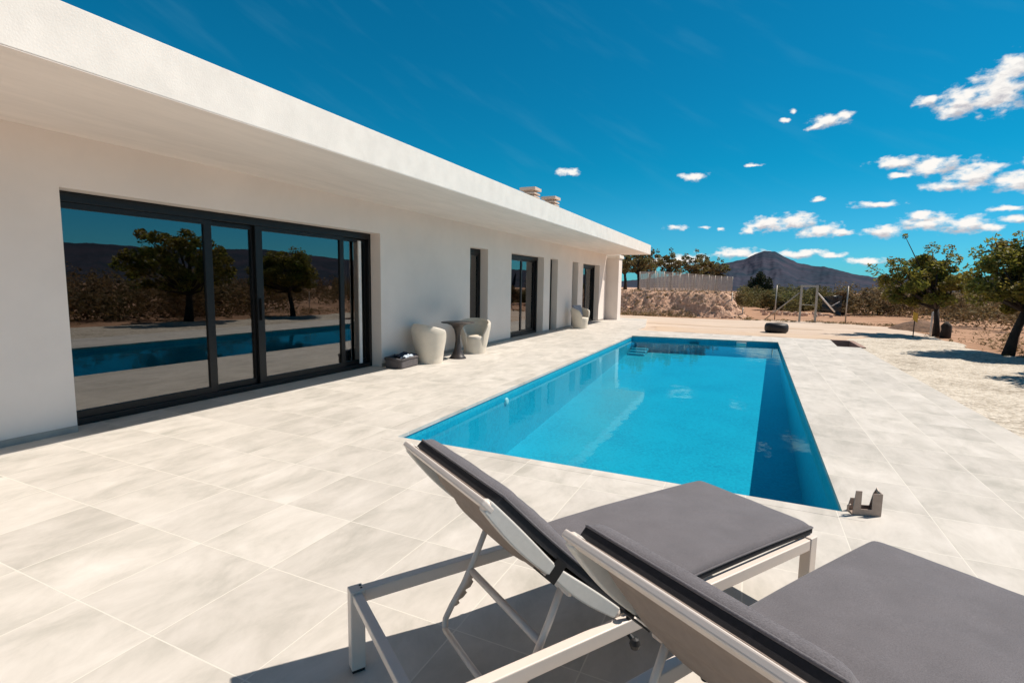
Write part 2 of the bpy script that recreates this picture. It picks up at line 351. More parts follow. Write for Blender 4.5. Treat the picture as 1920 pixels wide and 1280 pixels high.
mat_yellow = M('yellow_paint', (.88, .50, .02), .5, var=.06)
mat_basket = M('grey_felt', (.11, .098, .10), .95, var=.15, vscale=14, bump=.2, bscale=150)
mat_towel = M('navy_cloth', (.015, .03, .06), .9, var=.3, vscale=10, bump=.3, bscale=60)
mat_towel2 = M('pale_blue_cloth', (.55, .62, .70), .9, var=.1, vscale=10, bump=.3, bscale=60)
mat_grey_cushion = M('blue_grey_cushion', (.30, .31, .36), .9, var=.12, vscale=9, bump=.15, bscale=150)
mat_earth = M('dry_earth', (.50, .305, .20), .95, col2=(.34, .195, .12), vscale=.9, bump=.5, bscale=9, spec=.1, detail=9, bdist=.05)
mat_sand = M('pale_sand', (.68, .56, .455), .95, col2=(.55, .425, .33), vscale=.8, bump=.3, bscale=14, spec=.1, stretch=(.5, 2.2, 1), detail=8, bdist=.03)
mat_track = M('orange_soil', (.55, .40, .285), .95, col2=(.64, .52, .41), vscale=1.2, bump=.4, bscale=10, spec=.1, stretch=(.35, 2.5, 1), detail=8, bdist=.04)
mat_bank = M('red_rubble', (.74, .49, .35), .95, col2=(.47, .28, .19), vscale=5.5, bump=.8, bscale=9, spec=.1, detail=9, bdist=.08)
mat_gravel = gravel_material()
mat_mount = M('hazy_mountain_scrub', (.068, .064, .088), 1, col2=(.026, .044, .064), vscale=.012, bump=1, bscale=.05, spec=0, detail=9, bdist=6)  # rock and scrub, with bluish distance haze put into the base colours
mat_plain = M('far_plain', (.10, .085, .04), 1, col2=(.045, .05, .025), vscale=.02, spec=0, stretch=(.3, 1.6, 1), detail=8)
mat_bark = M('dark_bark', (.045, .033, .026), .95, var=.35, vscale=9, bump=.8, bscale=22, stretch=(1, 1, .3), bdist=.03)
mat_leaf = M('almond_leaves', (.18, .20, .034), .6, rand=.55, col2=(.24, .175, .034), vscale=1.6, detail=2, trans=.48)
mat_olive = M('orchard_leaves', (.15, .15, .045), .65, rand=.5, col2=(.21, .15, .06), vscale=.8, detail=2, trans=.38)
mat_scrub = M('scrub_leaves', (.21, .165, .07), .9, rand=.5, col2=(.21, .125, .065), vscale=.5, detail=3, trans=.25)
mat_greenscrub = M('green_scrub_leaves', (.165, .17, .05), .9, rand=.5, col2=(.16, .12, .05), vscale=.4, detail=3, trans=.25)
mat_pine = M('dark_pine_leaves', (.035, .045, .018), .8, rand=.4, trans=.15)
mat_weed = M('dry_weeds', (.26, .18, .07), .95, rand=.5, col2=(.12, .105, .036), vscale=1.2, detail=2, trans=.2)
mat_concrete = M('pit_concrete', (.34, .22, .18), .9, var=.12, vscale=6)
mat_chimney = M('chimney_concrete', (.60, .47, .38), .85, var=.06)

# ------------------------------------------------------------------ ground
TX0, TX1, TY0, TY1 = -6.2, 2.49, -3.0, 17.95
PA, PB, PC, PD = (-3.089, 4.003), (.650, 4.003), (.721, 16.287), (-3.282, 15.784)   # pool corners
def fbm(x, y, s, o=4): return noise.fractal((x*s, y*s, .37), 1.0, 2.0, o)
def ground_z(x, y):
    r = math.hypot(x, y - 5)
    z = -.05
    if r > 26: z += min(1, (r - 26) / 25) * .10 * fbm(x, y, .12)
    if r > 60: z -= min(1, (r - 60) / 300) * 3.0
    return z
def make_ground():
    xs = sorted(set([-4000, -2000, -900, -400, -200, -110, -60, -30, -14] + list(np.arange(-10, 22.1, 1.0)) + [TX0, TX1, 2.62, 30, 40, 60, 90, 140, 250, 500, 900, 2000, 4000]))
    ys = sorted(set([-4000, -1500, -500, -200, -90, -40, -20, -10] + list(np.arange(-6, 60.1, 1.0)) + [TY0, TY1, 70, 85, 110, 150, 220, 350, 600, 1000, 2000, 4000]))
    mb = MB(); idx = {}
    for i, x in enumerate(xs):
        for j, y in enumerate(ys):
            idx[i, j] = len(mb.v); mb.v.append((float(x), float(y), ground_z(x, y)))
    for i in range(len(xs)-1):
        for j in range(len(ys)-1):
            cx = (xs[i]+xs[i+1])/2; cy = (ys[j]+ys[j+1])/2
            if TX0 < cx < 2.62 and TY0 < cy < TY1: continue
            mb.f.append((idx[i,j], idx[i+1,j], idx[i+1,j+1], idx[i,j+1]))
    o = mb.build('ground', mat_earth, smooth=True); tag(o, kind='structure')
make_ground()
def jag(poly, amp, step=.5, seed=1):
    rnd = random.Random(seed); out = []
    for i in range(len(poly)):
        a = Vector(poly[i][:2]); b = Vector(poly[(i+1) % len(poly)][:2]); keep = len(poly[i]) > 2
        n = max(1, int((b-a).length / step))
        for k in range(n):
            p = a.lerp(b, k/n)
            if not keep and k: p += Vector((rnd.uniform(-amp, amp), rnd.uniform(-amp, amp)))
            out.append((p.x, p.y))
    return out
def sheet(name, poly, z, m, thick=None):
    mb = MB(); n = len(poly); mb.add([(x, y, z) for x, y in poly], [tuple(range(n))])
    me = bpy.data.meshes.new(name); me.from_pydata(mb.v, [], mb.f)
    b = bmesh.new(); b.from_mesh(me); bmesh.ops.triangulate(b, faces=b.faces); bmesh.ops.recalc_face_normals(b, faces=b.faces)
    for f in b.faces:
        if f.normal.z < 0: f.normal_flip()
    b.to_mesh(me); b.free(); me.materials.append(m)
    o = bpy.data.objects.new(name, me); C.objects.link(o); return tag(o, kind='structure')
# pale sand yard beyond the terrace, a strip of orange soil in it, white gravel on the right
sheet('sand_yard', jag([(-8.5, 17.95, 1), (2.45, 17.95), (5.0, 20.5), (5.6, 22), (5.3, 26.2), (3.9, 27.3), (1.6, 28.2), (-.2, 27.3), (-2.6, 26.9), (-6, 27.2), (-9, 27.4), (-9, 18)], .18, .6, 3), -.034, mat_sand)
sheet('soil_strip', jag([(-2.9, 18.15), (4.3, 18.6), (4.9, 20.1), (2.0, 19.9), (-.5, 19.6), (-3.4, 20.6)], .22, .35, 5), -.028, mat_track)
sheet('soil_track', jag([(-4.2, 22.2), (-1.0, 21.6), (2.5, 22.6), (2.2, 23.0), (-1.2, 22.1), (-4.4, 22.9)], .15, .35, 6), -.028, mat_track)
sheet('gravel', jag([(2.62, -8, 1), (2.62, 18.3), (3.2, 19.2), (4.6, 20.5), (5.6, 21.6), (5.6, 19), (5.4, 17.2), (5.9, 15.5), (5.3, 13.5), (6.2, 11), (6.0, 8), (6.5, 2), (6.3, -8)], .2, .45, 8), -.016, mat_gravel)
# terrace slab round the pool, with the notch of the pit
def make_terrace():
    mb = MB(); X = TX1
    fr = lambda *p: mb.add([(x, y, 0) for x, y in p], [tuple(range(len(p)))])
    fr((-6.6, TY0), (2.62, TY0), (2.62, 4.003), PB, PA, (-6.6, 4.003))
    fr((-6.6, 4.003), PA, PD, (-6.6, 15.784))
    fr(PB, (2.62, 4.003), (2.62, 16.0), (.719, 16.0))
    fr((-6.6, 15.784), PD, PC, (.72, 17.95), (-3.6, 17.95), (-3.6, 19.7), (-4.4, 24.4), (-6.6, 24.4))
    fr((.719, 16.0), (2.1, 16.0), (2.16, 17.95), (.72, 17.95), PC)
    # outer edge down to the ground
    edge = [(2.62, TY0), (2.62, 16.0), (2.1, 16.0), (2.16, 17.95), (-3.6, 17.95), (-3.6, 19.7), (-4.4, 24.4), (-6.6, 24.4)]
    for a, b in zip(edge, edge[1:]): mb.add([(*a, 0), (*b, 0), (*b, -.12), (*a, -.12)], [(0, 1, 2, 3)])
    tag(mb.build('terrace', mat_tile), kind='structure')
    pit = MB()
    pit.box((2.10, 16.0, -.45), (2.74, 17.95, -.40))
    pit.box((2.16, 17.80, -.40), (2.74, 17.95, .012)); pit.box((2.62, 16.0, -.40), (2.74, 17.80, .012))
    tag(pit.build('pit', mat_concrete), 'brown open pit in the far right corner of the terrace beside the gravel', 'pit')
make_terrace()

# ------------------------------------------------------------------ pool
pool = empty('swimming_pool', (-1.2, 10, 0), label='long rectangular swimming pool lined with blue mosaic, set into the terrace', cat='swimming pool')
def P(o):  # keep world placement under the pool empty
    o.location = Vector(o.location) - Vector((-1.2, 10, 0)); return o
def make_pool():
    d = -1.10; c = [PA, PB, PC, PD]
    mb = MB()
    top = [(x, y, -.002) for x, y in c]; bot = [(x, y, d if y < 10 else -.45) for x, y in c]
    mb.add(top + bot, [(4,5,6,7), (0,1,5,4), (1,2,6,5), (2,3,7,6), (3,0,4,7)])
    P(mb.build('basin', mat_liner, pool))
    st = MB()
    for k in range(3):
        st.box((-3.24, 15.0 + .25*k, -.70), (-2.75, 15.74, -.44 + .05*k))
    P(st.build('step', mat_liner, pool, bevel=.02))
    # coping: thin stone rim proud of the tiles
    cp = MB(); w = .10; cen = Vector((sum(x for x, _ in c)/4, sum(y for _, y in c)/4))
    def off(i, k):
        a = Vector(c[i-1]); b = Vector(c[i]); e = Vector(c[(i+1) % 4])
        n1 = Vector(((b-a).y, -(b-a).x)).normalized(); n2 = Vector(((e-b).y, -(e-b).x)).normalized()
        return b + (n1 + n2) / (1 + n1.dot(n2)) * k
    for i in range(4):
        a0, b0 = off(i, -.012), off((i+1) % 4, -.012); a1, b1 = off(i, w), off((i+1) % 4, w)
        cp.add([(*a0, -.035), (*b0, -.035), (*b1, -.035), (*a1, -.035), (*a0, .0012), (*b0, .0012), (*b1, .0012), (*a1, .0012)],
               [(3,2,1,0), (4,5,6,7), (0,1,5,4), (2,3,7,6)])
    P(cp.build('coping', mat_tile, pool))
    sk = MB(); sk.box((-.36, 16.10, -.20), (-.10, 16.20, -.05)); P(sk.build('skimmer', mat_white_pl, pool, bevel=.012))
    s2 = MB(); s2.box((-1.62, 15.95, -.17), (-1.36, 16.06, -.11)); P(s2.build('inlet', mat_black, pool, bevel=.012))
    lm = MB(); lm.lathe([(0, .03), (.05, .028), (.075, .018), (.085, 0), (.085, -.02)], 24)
    o = lm.build('pool_lamp', mat_white_pl, pool, smooth=True); o.rotation_euler = (0, R(90), R(-1)); o.scale = (.6, .6, .6); o.location = (-3.12, 6.6, -.17); P(o)
    wt = MB(); wt.add([(x, y, -.10) for x, y in c], [(0, 1, 2, 3)])
    w = wt.build('water', mat_water); tag(w, kind='structure')
make_pool()

# ------------------------------------------------------------------ house
XW = -5.93; XG = -6.14; ZD = 2.335; ZS = .012; ROOF0, ROOF1 = 2.834, 3.219
OPEN = [(2.71, 7.31), (10.47, 11.36), (12.71, 15.10), (15.65, 16.36), (17.90, 18.57), (19.18, 21.50)]
house = empty('house', (XW, 9, 0), label='long low white rendered house with flat overhanging roof and dark framed glass doors', cat='house')
def H(o): o.location = Vector(o.location) - Vector((XW, 9, 0)); return o
def make_house():
    Y0, Y1, XB = -4.5, 22.53, -14.0
    mb = MB()
    ycuts = [Y0] + [v for o in OPEN for v in o] + [Y1]
    for a, b in zip(ycuts[0::2], ycuts[1::2]):        # piers
        mb.add([(XW, a, 0), (XW, b, 0), (XW, b, ROOF0), (XW, a, ROOF0)], [(0,1,2,3)])
    for a, b in OPEN:
        mb.add([(XW, a, ZD), (XW, b, ZD), (XW, b, ROOF0), (XW, a, ROOF0)], [(0,1,2,3)])
        X2 = XG - .16
        mb.add([(XW, a, 0), (X2, a, 0), (X2, a, ZD), (XW, a, ZD)], [(0,1,2,3)])
        mb.add([(XW, b, 0), (X2, b, 0), (X2, b, ZD), (XW, b, ZD)], [(0,1,2,3)])
        mb.add([(XW, a, ZD), (XW, b, ZD), (X2, b, ZD), (X2, a, ZD)], [(0,1,2,3)])
    mb.add([(XW, Y1, 0), (XB, Y1, 0), (XB, Y1, ROOF0), (XW, Y1, ROOF0)], [(0,1,2,3)])
    mb.add([(XW, Y0, 0), (XB, Y0, 0), (XB, Y0, ROOF0), (XW, Y0, ROOF0)], [(0,1,2,3)])
    mb.add([(XB, Y0, 0), (XB, Y1, 0), (XB, Y1, ROOF0), (XB, Y0, ROOF0)], [(0,1,2,3)])
    wall = H(mb.build('wall', mat_wall, house))
    rf = MB(); rf.box((XB - .3, -6.5, ROOF0 + .003), (-4.042, 22.55, ROOF1))
    roof = H(rf.build('roof', mat_fascia, house, bevel=.004))
    # soffit: the underside, a separate render coat a few mm below the slab
    s = MB(); s.box((XW + .002, -6.45, ROOF0 - .004), (-4.0445, 22.547, ROOF0 + .001)); H(s.build('soffit', mat_soffit, house))
    # skirting pieces between the openings
    for a, b in zip(ycuts[0::2], ycuts[1::2]):
        sk = MB(); sk.box((XW - .01, a + .002, -.01), (XW + .012, b - .002, .062)); H(sk.build('skirting', mat_skirt, house))
    # fin wall closing the porch at the far end
    fw = MB(); fw.box((-6.6, 22.75, -.02), (-5.415, 23.35, 2.80)); H(fw.build('end_wall', mat_wall, house, bevel=.01))
    fc = MB(); fc.box((-6.6, 22.60, 2.70), (-5.36, 23.42, 2.832)); H(fc.build('end_lintel', mat_fascia, house, bevel=.01))
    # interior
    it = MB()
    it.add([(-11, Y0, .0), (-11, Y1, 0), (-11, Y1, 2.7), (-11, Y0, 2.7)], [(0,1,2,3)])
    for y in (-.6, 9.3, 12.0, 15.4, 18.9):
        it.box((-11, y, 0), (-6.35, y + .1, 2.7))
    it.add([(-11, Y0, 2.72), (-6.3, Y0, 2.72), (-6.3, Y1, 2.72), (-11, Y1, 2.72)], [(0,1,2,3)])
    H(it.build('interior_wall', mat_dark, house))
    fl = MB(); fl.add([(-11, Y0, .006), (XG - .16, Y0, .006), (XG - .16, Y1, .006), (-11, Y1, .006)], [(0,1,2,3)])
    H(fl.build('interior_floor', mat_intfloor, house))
    # louvred chimney caps on the roof
    for (x, y) in ((-6.75, 15.85), (-6.75, 17.70)):
        c = MB(); w = .24; zt = ROOF1
        c.box((x-w+.09, y-w+.09, zt - .02), (x+w-.09, y+w-.09, zt + 1.30))
        for k in range(11):
            c.box((x-w, y-w, zt + .16 + k*.10), (x+w, y+w, zt + .205 + k*.10))
        c.box((x-w-.03, y-w-.03, zt + 1.28), (x+w+.03, y+w+.03, zt + 1.37))
        ch = c.build('chimney', mat_chimney); ch.parent = roof; 
    return roof
roof = make_house()
def frame_box(mb, y0, y1, z0, z1, w, x0, x1, wt=None, wb=None):
    wt = wt or w; wb = wb or w
    mb.box((x0, y0, z0), (x1, y0 + w, z1)); mb.box((x0, y1 - w, z0), (x1, y1, z1))
    mb.box((x0, y0 + w, z1 - wt), (x1, y1 - w, z1)); mb.box((x0, y0 + w, z0), (x1, y1 - w, z0 + wb))
def make_openings():
    def win(name, y0, y1, sashes, label, extra=None):
        fr = MB(); frame_box(fr, y0 + .002, y1 - .002, 0.004, ZD - .002, .06, XG - .12, XG, .10, .07)
        f = H(fr.build(name, mat_frame, house, bevel=.004)); f['label'] = label
        loc = f.location.copy()
        for (a, b, dx, wl, wr) in sashes:
            s = MB(); x1 = XG - .015 - dx; z0, z1 = .075, ZD - .104
            s.box((x1 - .045, a, z0), (x1, a + wl, z1)); s.box((x1 - .045, b - wr, z0), (x1, b, z1))
            s.box((x1 - .045, a + wl, z1 - .06), (x1, b - wr, z1)); s.box((x1 - .045, a + wl, z0), (x1, b - wr, z0 + .075))
            so_ = s.build('sash', mat_frame, f, bevel=.003)
            g = MB(); g.box((x1 - .030, a + wl - .004, z0 + .071), (x1 - .022, b - wr + .004, z1 - .056))
            g.build('pane', mat_glass, f)
        return f
    f = win('sliding_door', *OPEN[0], [(2.775, 4.36, .0, .03, .10), (4.32, 5.06, .05, .06, .10), (4.985, 6.66, .0, .11, .09), (6.60, 7.245, .055, .05, .02)],
            'wide sliding glass door in four leaves reflecting the pool')
    h = MB(); h.box((XG - .012, 5.02, .95), (XG + .02, 5.05, 1.25)); h.build('handle', mat_frame, f, bevel=.004)
    cu = MB()
    for k in range(3): cu.box((XG - .42 - .03*k, 7.02 + .05*k, .02), (XG - .36 - .03*k, 7.065 + .05*k, 2.25))
    cu.build('curtain', mat_curtain, f)
    de = MB(); de.box((XG - .014, 6.985, .09), (XG + .010, 7.05, 2.19)); de.build('door_edge', mat_curtain, f, bevel=.004)
    win('narrow_window', *OPEN[1], [(10.53, 11.30, 0, .06, .06)], 'narrow black full height window left of the second glass door')
    win('glass_door', *OPEN[2], [(12.77, 13.95, 0, .05, .08), (13.88, 15.04, .05, .07, .09)], 'two leaf glass door reflecting the yard')
    win('narrow_window', *OPEN[3], [(15.71, 16.30, 0, .05, .05)], 'narrow deep set window beside the far armchair')
    win('narrow_window', *OPEN[4], [(17.96, 18.51, 0, .05, .05)], 'narrow deep set window behind the far armchair')
    win('glass_door', *OPEN[5], [(19.24, 20.36, 0, .06, .09), (20.28, 21.44, .05, .08, .09)], 'farthest dark framed glass door near the house end')
make_openings()

# ------------------------------------------------------------------ sun loungers
def ribbon(mb, pts, nrm, t0, t1, th0, th1):
    pass
def cushion(path, half_w, thick, nv=26, sag=0.0, seed=0, rnd=.5):
    """cushion that follows a path of (x, z); thickness goes to the left of travel; rounded rim"""
    mb = MB(); n = len(path); P2 = [Vector((p[0], p[1])) for p in path]
    top = []; bot = []
    for i in range(n):
        d = (P2[min(i+1, n-1)] - P2[max(i-1, 0)]).normalized(); nn = Vector((-d.y, d.x))
        u = abs(2*i/(n-1) - 1)
        for j in range(nv):
            y = 2*j/(nv-1) - 1
            yy = math.copysign(1 - (1-abs(y))**1.6, y)       # denser near the rim
            e = (max(0, 1 - u**34) ** .5) * (max(0, 1 - abs(yy)**18) ** .5)
            wr = .006 * noise.noise((i*.13 + seed, yy*2.0, 1.3)) + .002 * noise.noise((i*.5, yy*6 + seed, 4.3))
            wr *= min(1, (1-abs(yy))*9) * min(1, (1-u)*9)
            t = thick * (.52 + .48*e) + wr + .005*(1-u*u)*(1-yy*yy)
            a = P2[i] + nn*t; b = P2[i] + nn*thick*.05
            top.append((a.x, yy*half_w, a.y)); bot.append((b.x, yy*half_w, b.y))
    mb.v = top + bot; m = n*nv; mb.side = []
    for i in range(n-1):
        for j in range(nv-1):
            q = (i*nv+j, i*nv+j+1, (i+1)*nv+j+1, (i+1)*nv+j)
            mb.f.append(q[::-1]); mb.f.append(tuple(k+m for k in q))
    k0 = len(mb.f)
    for i in range(n-1):
        for j in (0, nv-1): mb.f.append((i*nv+j, (i+1)*nv+j, (i+1)*nv+j+m, i*nv+j+m))
    for j in range(nv-1):
        for i in (0, n-1): mb.f.append((i*nv+j, i*nv+j+1, i*nv+j+1+m, i*nv+j+m))
    mb.side = list(range(k0, len(mb.f)))
    return mb
def lerp(a, b, t): return a + (b-a)*t
HX, HZ, TXx, TZz = .78, .345, .235, .868            # hinge and top of the backrest
def back_pt(t, off=0.0, bow=.026):
    """t 0 at hinge .. 1 at top; off along the front normal; the tubes bow backwards"""
    ux, uz = (TXx-HX), (TZz-HZ); l = math.hypot(ux, uz); nx, nz_ = uz/l, -ux/l
    b = -bow * math.sin(math.pi * min(1, max(0, t)))
    return HX + ux*t + nx*(off+b), HZ + uz*t + nz_*(off+b)
def make_lounger():
    root = empty('sun_lounger', (0, 0, 0))
    Wd = .70; Ln = 2.02; Z = .335
    fr = MB()
    for y in (-.0225, -(Wd-.0225)): fr.box((.055, y-.02, Z-.058), (Ln-.055, y+.02, Z-.006))
    fr.box((.008, -(Wd-.05), Z-.040), (.044, -.05, Z-.010)); fr.box((Ln-.044, -(Wd-.05), Z-.045), (Ln-.008, -.05, Z-.010))
    fr.box((HX+.06, -(Wd-.05), Z-.06), (HX+.10, -.05, Z-.03))
    fr.build('frame', mat_alu, root, bevel=.004)
    for x in (0, Ln-.055):
        for y in (0, -(Wd-.05)):
            lg = MB(); lg.box((x, y-.05, .012), (x+.055, y, Z)); l = lg.build('leg', mat_alu, root, bevel=.004)
            ft = MB(); ft.box((x+.004, y-.046, 0), (x+.051, y-.004, .012)); ft.build('foot', mat_black, l)
            if x == 0:
                sc_ = MB()
                for yy in (-.016, -.034): sc_.lathe([(0, .0015), (.005, .001), (.005, -.002)], 12, (x+.045, y+yy, Z))
                sc_.build('screw', mat_black, l)
    # seat sling
    sl_ = MB(); sl_.box((HX-.02, -(Wd-.045), Z-.004), (Ln-.07, -.045, Z+.002)); sl_.build('seat_sling', mat_sling, root)
    # backrest tubes
    y0, y1 = -.045, -(Wd-.045)
    bt = MB()
    path = [back_pt(t/14) for t in range(15)]
    for y in (y0, y1):
        bt.tube([(x, y, z) for x, z in path], .016, 10, 1.0)
    br = bt.build('backrest_frame', mat_alu, root, smooth=True)
    tbm = MB(); a = Vector((back_pt(.955)[0], y0+.02, back_pt(.955)[1])); e = Vector((back_pt(1.02)[0], y0+.02, back_pt(1.02)[1])); w_ = Vector((0, y1-y0-.04, 0)); nn = Vector((.698, 0, .717))*.011
    tbm.add([a-nn, a+nn, e+nn, e-nn, a-nn+w_, a+nn+w_, e+nn+w_, e-nn+w_], [(0,1,2,3),(7,6,5,4),(0,4,5,1),(1,5,6,2),(2,6,7,3),(3,7,4,0)])
    tbm.build('top_bar', mat_alu, root, bevel=.006, seg=3)
    ss = MB(); n = 60; nw = 14; vs = []; fs = []
    for i in range(n+1):
        t = .03 + .955*i/n
        for j in range(nw+1):
            v = j/nw; sag = -.055*math.sin(math.pi*min(1, max(0, (t-.05)/.95)))*(1-(2*v-1)**4)
            x, z = back_pt(t, .016 + sag + .0035*math.sin(t*46)*min(1, 6*v, 6-6*v))
            vs.append((x, lerp(y0-.024, y1+.024, v), z))
    for i in range(n):
        for j in range(nw): fs.append((i*(nw+1)+j, i*(nw+1)+j+1, (i+1)*(nw+1)+j+1, (i+1)*(nw+1)+j))
    ss.add(vs, fs); so_ = ss.build('back_sling', mat_sling, root, smooth=True)
    md = so_.modifiers.new('thickness', 'SOLIDIFY'); md.thickness = .003
    # side pockets of the sling, wrapped round the tubes
    for y in (y0, y1):
        for (ta, tb) in ((.02, .47), (.52, .985)):
            pk = MB(); m8 = 10
            for k in range(m8+1):
                t = lerp(ta, tb, k/m8); g = .020 + .007*math.sin(math.pi*k/m8)
                for (o_, dy) in ((-g, -.019), (g, -.019), (g, .019), (-g, .019)):
                    x, z = back_pt(t, o_); pk.v.append((x, y+dy, z))
            for k in range(m8):
                for q in range(4): pk.f.append((k*4+q, k*4+(q+1)%4, k*4+4+(q+1)%4, k*4+4+q))
            pk.f += [(3, 2, 1, 0), tuple(m8*4+q for q in range(4))]
            pk.build('sling_hem', mat_hem, root, bevel=.005)
    # cushions
    seat = [(lerp(HX+.05, Ln-.005, k/40), Z+.003 + .010*math.sin(k/40*3.1)) for k in range(41)]
    def piping(c, o, nv=26):
        n = len(c.v)//2//nv; loop = [i*nv for i in range(n)] + [(n-1)*nv + j for j in range(1, nv)] + [i*nv + nv-1 for i in range(n-2, -1, -1)] + [j for j in range(nv-2, 0, -1)]
        pm = MB(); pm.tube([Vector(c.v[k]) for k in loop] + [Vector(c.v[0])], .0042, 6); pm.build('piping', mat_cloth, o, smooth=True)
    def put(mb, name):
        o = mb.build(name, mat_cloth, root, smooth=True); o.location = (0, -Wd/2, 0); o.data.materials.append(mat_side)
        for k in mb.side: o.data.polygons[k].material_index = 1; o.data.polygons[k].use_smooth = False
        piping(mb, o)
    cs = cushion(seat, Wd/2-.025, .060, seed=2); put(cs, 'seat_cushion')
    bk = [back_pt(lerp(.955, -.03, k/40), .016, .010) for k in range(41)]
    cb = cushion(bk, Wd/2-.035, .070, seed=5); put(cb, 'back_cushion')
    for y, q in ((y1, -1), (y0, 1)):
        stp = MB(); x, z = back_pt(.50, .04); x2, z2 = back_pt(.50, -.03)
        stp.bar((x, y+.016*q, z), (x2, y+.016*q, z2), .05, .005, (0, 1, 0)); stp.bar((x2, y+.018*q, z2), (x2, y-.05*q, z2), .05, .005, (1, 0, 1)); stp.build('strap', mat_black, root)
    # prop: toothed legs with cross tubes
    pr = MB(); pv = back_pt(.33, -.03); ya, yb = -.09, -(Wd-.09)
    e1 = (.36, .135)
    for y in (ya, yb):
        yy = y
        pr.tube([(pv[0], y, pv[1]), (lerp(pv[0], .47, .5), y, lerp(pv[1], .27, .5)), (.455, y, .255), (.40, y, .175), (.368, y + (.01 if y == yb else -.01), .135), (.352, y + (.04 if y == yb else -.04), .112)], .0125, 8)
        # toothed plate
        pl = [(.485, .300), (.452, .250), (.405, .180), (.418, .168), (.436, .176), (.431, .190), (.452, .196), (.470, .212), (.462, .226), (.486, .232), (.500, .252), (.492, .264), (.505, .278)]
        pr.plate([(x, y-.002, z) for x, z in pl], .005, (0, 1, 0))
    pr.tube([(.352, ya-.04, .112), (.350, (ya+yb)/2, .110), (.352, yb+.04, .112)], .0125, 8)
    pr.tube([(.488, ya, .305), (.488, yb, .305)], .0145, 8)
    pr.tube([(pv[0]+.004, y0, pv[1]+.006), (pv[0]+.004, y1, pv[1]+.006)], .0145, 8)
    pr.build('prop', mat_alu, root, smooth=True)
    for y in (-.022, -(Wd-.012)):
        k = MB(); k.bar((HX+.025, y, Z+.045), (HX+.03, y, Z-.055), .014, .012); 
        k.tube([(HX+.03, y+.012, Z-.055), (HX+.035, y-.02, Z-.075)], .010, 10)
        k.lathe([(0, .022), (.014, .018), (.020, 0), (.014, -.018), (0, -.022)], 12, (HX+.037, y-.026, Z-.086))
        k.lathe([(0, .014), (.012, .008), (.014, 0), (.010, -.01), (0, -.014)], 10, (HX+.022, y-.004, Z+.05))
        k.build('hinge_clip', mat_black, root, smooth=False)
    return root
lg1 = make_lounger()
lg1.location = (-1.351, 1.444, 0); lg1.rotation_euler = (0, 0, .9866)
tag(lg1, 'grey cushioned white sun lounger beside the pool, its whole raised back prop in view', 'sun lounger', 'sun loungers by the pool')
lg2 = copy_tree(lg1); lg2.location = (-.545, 1.022, 0); lg2.rotation_euler = (0, 0, 1.0058)
lg2['label'] = 'grey cushioned sun lounger cut off by the bottom right picture edge, overlapping the other lounger'

# bracket at the pool corner
def make_bracket():
    root = empty('metal_bracket', (.69, 3.985, 0), R(17), label='small brown U shaped metal bracket standing at the near right pool corner', cat='bracket')
    t = .006
    a = MB()
    a.plate([(0, 0, .002), (.178, 0, .002), (.178, 0, .155), (.118, 0, .155), (.118, 0, .045), (.050, 0, .045), (.050, 0, .168), (.012, 0, .168)], t, (0, 1, 0)); a.build('front_plate', mat_bracket, root)
    b = MB(); b.plate([(.172, .006, .002), (.172, .075, .002), (.172, .075, .175), (.172, .05, .160), (.172, .006, .155)], t, (1, 0, 0)); b.build('side_plate', mat_bracket, root)
    c = MB(); c.plate([(0, .075, .002), (.178, .075, .002), (.178, .075, .17), (.158, .075, .13), (.140, .075, .045), (.05, .075, .045), (.05, .075, .09), (.02, .075, .09)], t, (0, 1, 0)); c.build('rear_plate', mat_bracket, root)
    d = MB(); d.box((.0, .006, .002), (.17, .075, .008)); d.build('base_plate', mat_bracket, root)
    e = MB(); e.tube([(-.005, .01, .01), (-.028, .006, .035), (-.030, .004, .062), (-.012, .004, .072)], .006, 8); e.build('hook', mat_bracket, root, smooth=True)
make_bracket()

# ------------------------------------------------------------------ terrace furniture
def make_tub():
    root = empty('tub_armchair', (0, 0, 0))
    n = 64; half = R(142); prof_o = []; mb = MB(); m = 15
    def rad(z): # outer radius by height: narrow foot, full shoulder
        return lerp(.215, .350, min(1, max(0, (z/.62)))**.8) - .05*max(0, (z-.58)/.16)**2
    def top(phi):
        a = abs(phi)/half
        return .745 - .16*(a**2.2) - .12*max(0, a-.8)/.2*0 - .17*max(0, (a-.84)/.16)**1.3
    outer = []; inner = []
    for i in range(n+1):
        phi = lerp(-half, half, i/n); zt = top(phi); rowo = []; rowi = []
        for k in range(m):
            z = zt*k/(m-1); r = rad(z); a = phi + math.pi      # back lies at -x
            rowo.append((r*math.cos(a), r*math.sin(a), z)); ri = r - .050
            rowi.append((ri*math.cos(a), ri*math.sin(a), z))
        outer.append(rowo); inner.append(rowi)
    vs = [p for r in outer for p in r] + [p for r in inner for p in r]; o = (n+1)*m; fs = []
    for i in range(n):
        for k in range(m-1):
            fs.append((i*m+k, (i+1)*m+k, (i+1)*m+k+1, i*m+k+1)); fs.append((o+i*m+k, o+i*m+k+1, o+(i+1)*m+k+1, o+(i+1)*m+k))
        fs.append((i*m+m-1, (i+1)*m+m-1, o+(i+1)*m+m-1, o+i*m+m-1))
    for i in (0, n):
        for k in range(m-1): fs.append((i*m+k, i*m+k+1, o+i*m+k+1, o+i*m+k))
    mb.add(vs, fs); sh = mb.build('shell', mat_chair, root, smooth=True, bevel=.016, seg=3)
    st = MB(); st.lathe([(0, .395), (.20, .392), (.262, .385), (.276, .37), (.268, .30), (.235, .0)], 48)
    # front of the seat plinth bulges forward a little
    for i, v in enumerate(st.v):
        if v[0] > .05: st.v[i] = (v[0]*1.06, v[1], v[2])
    st.build('seat', mat_chair, root, smooth=True)
    return root
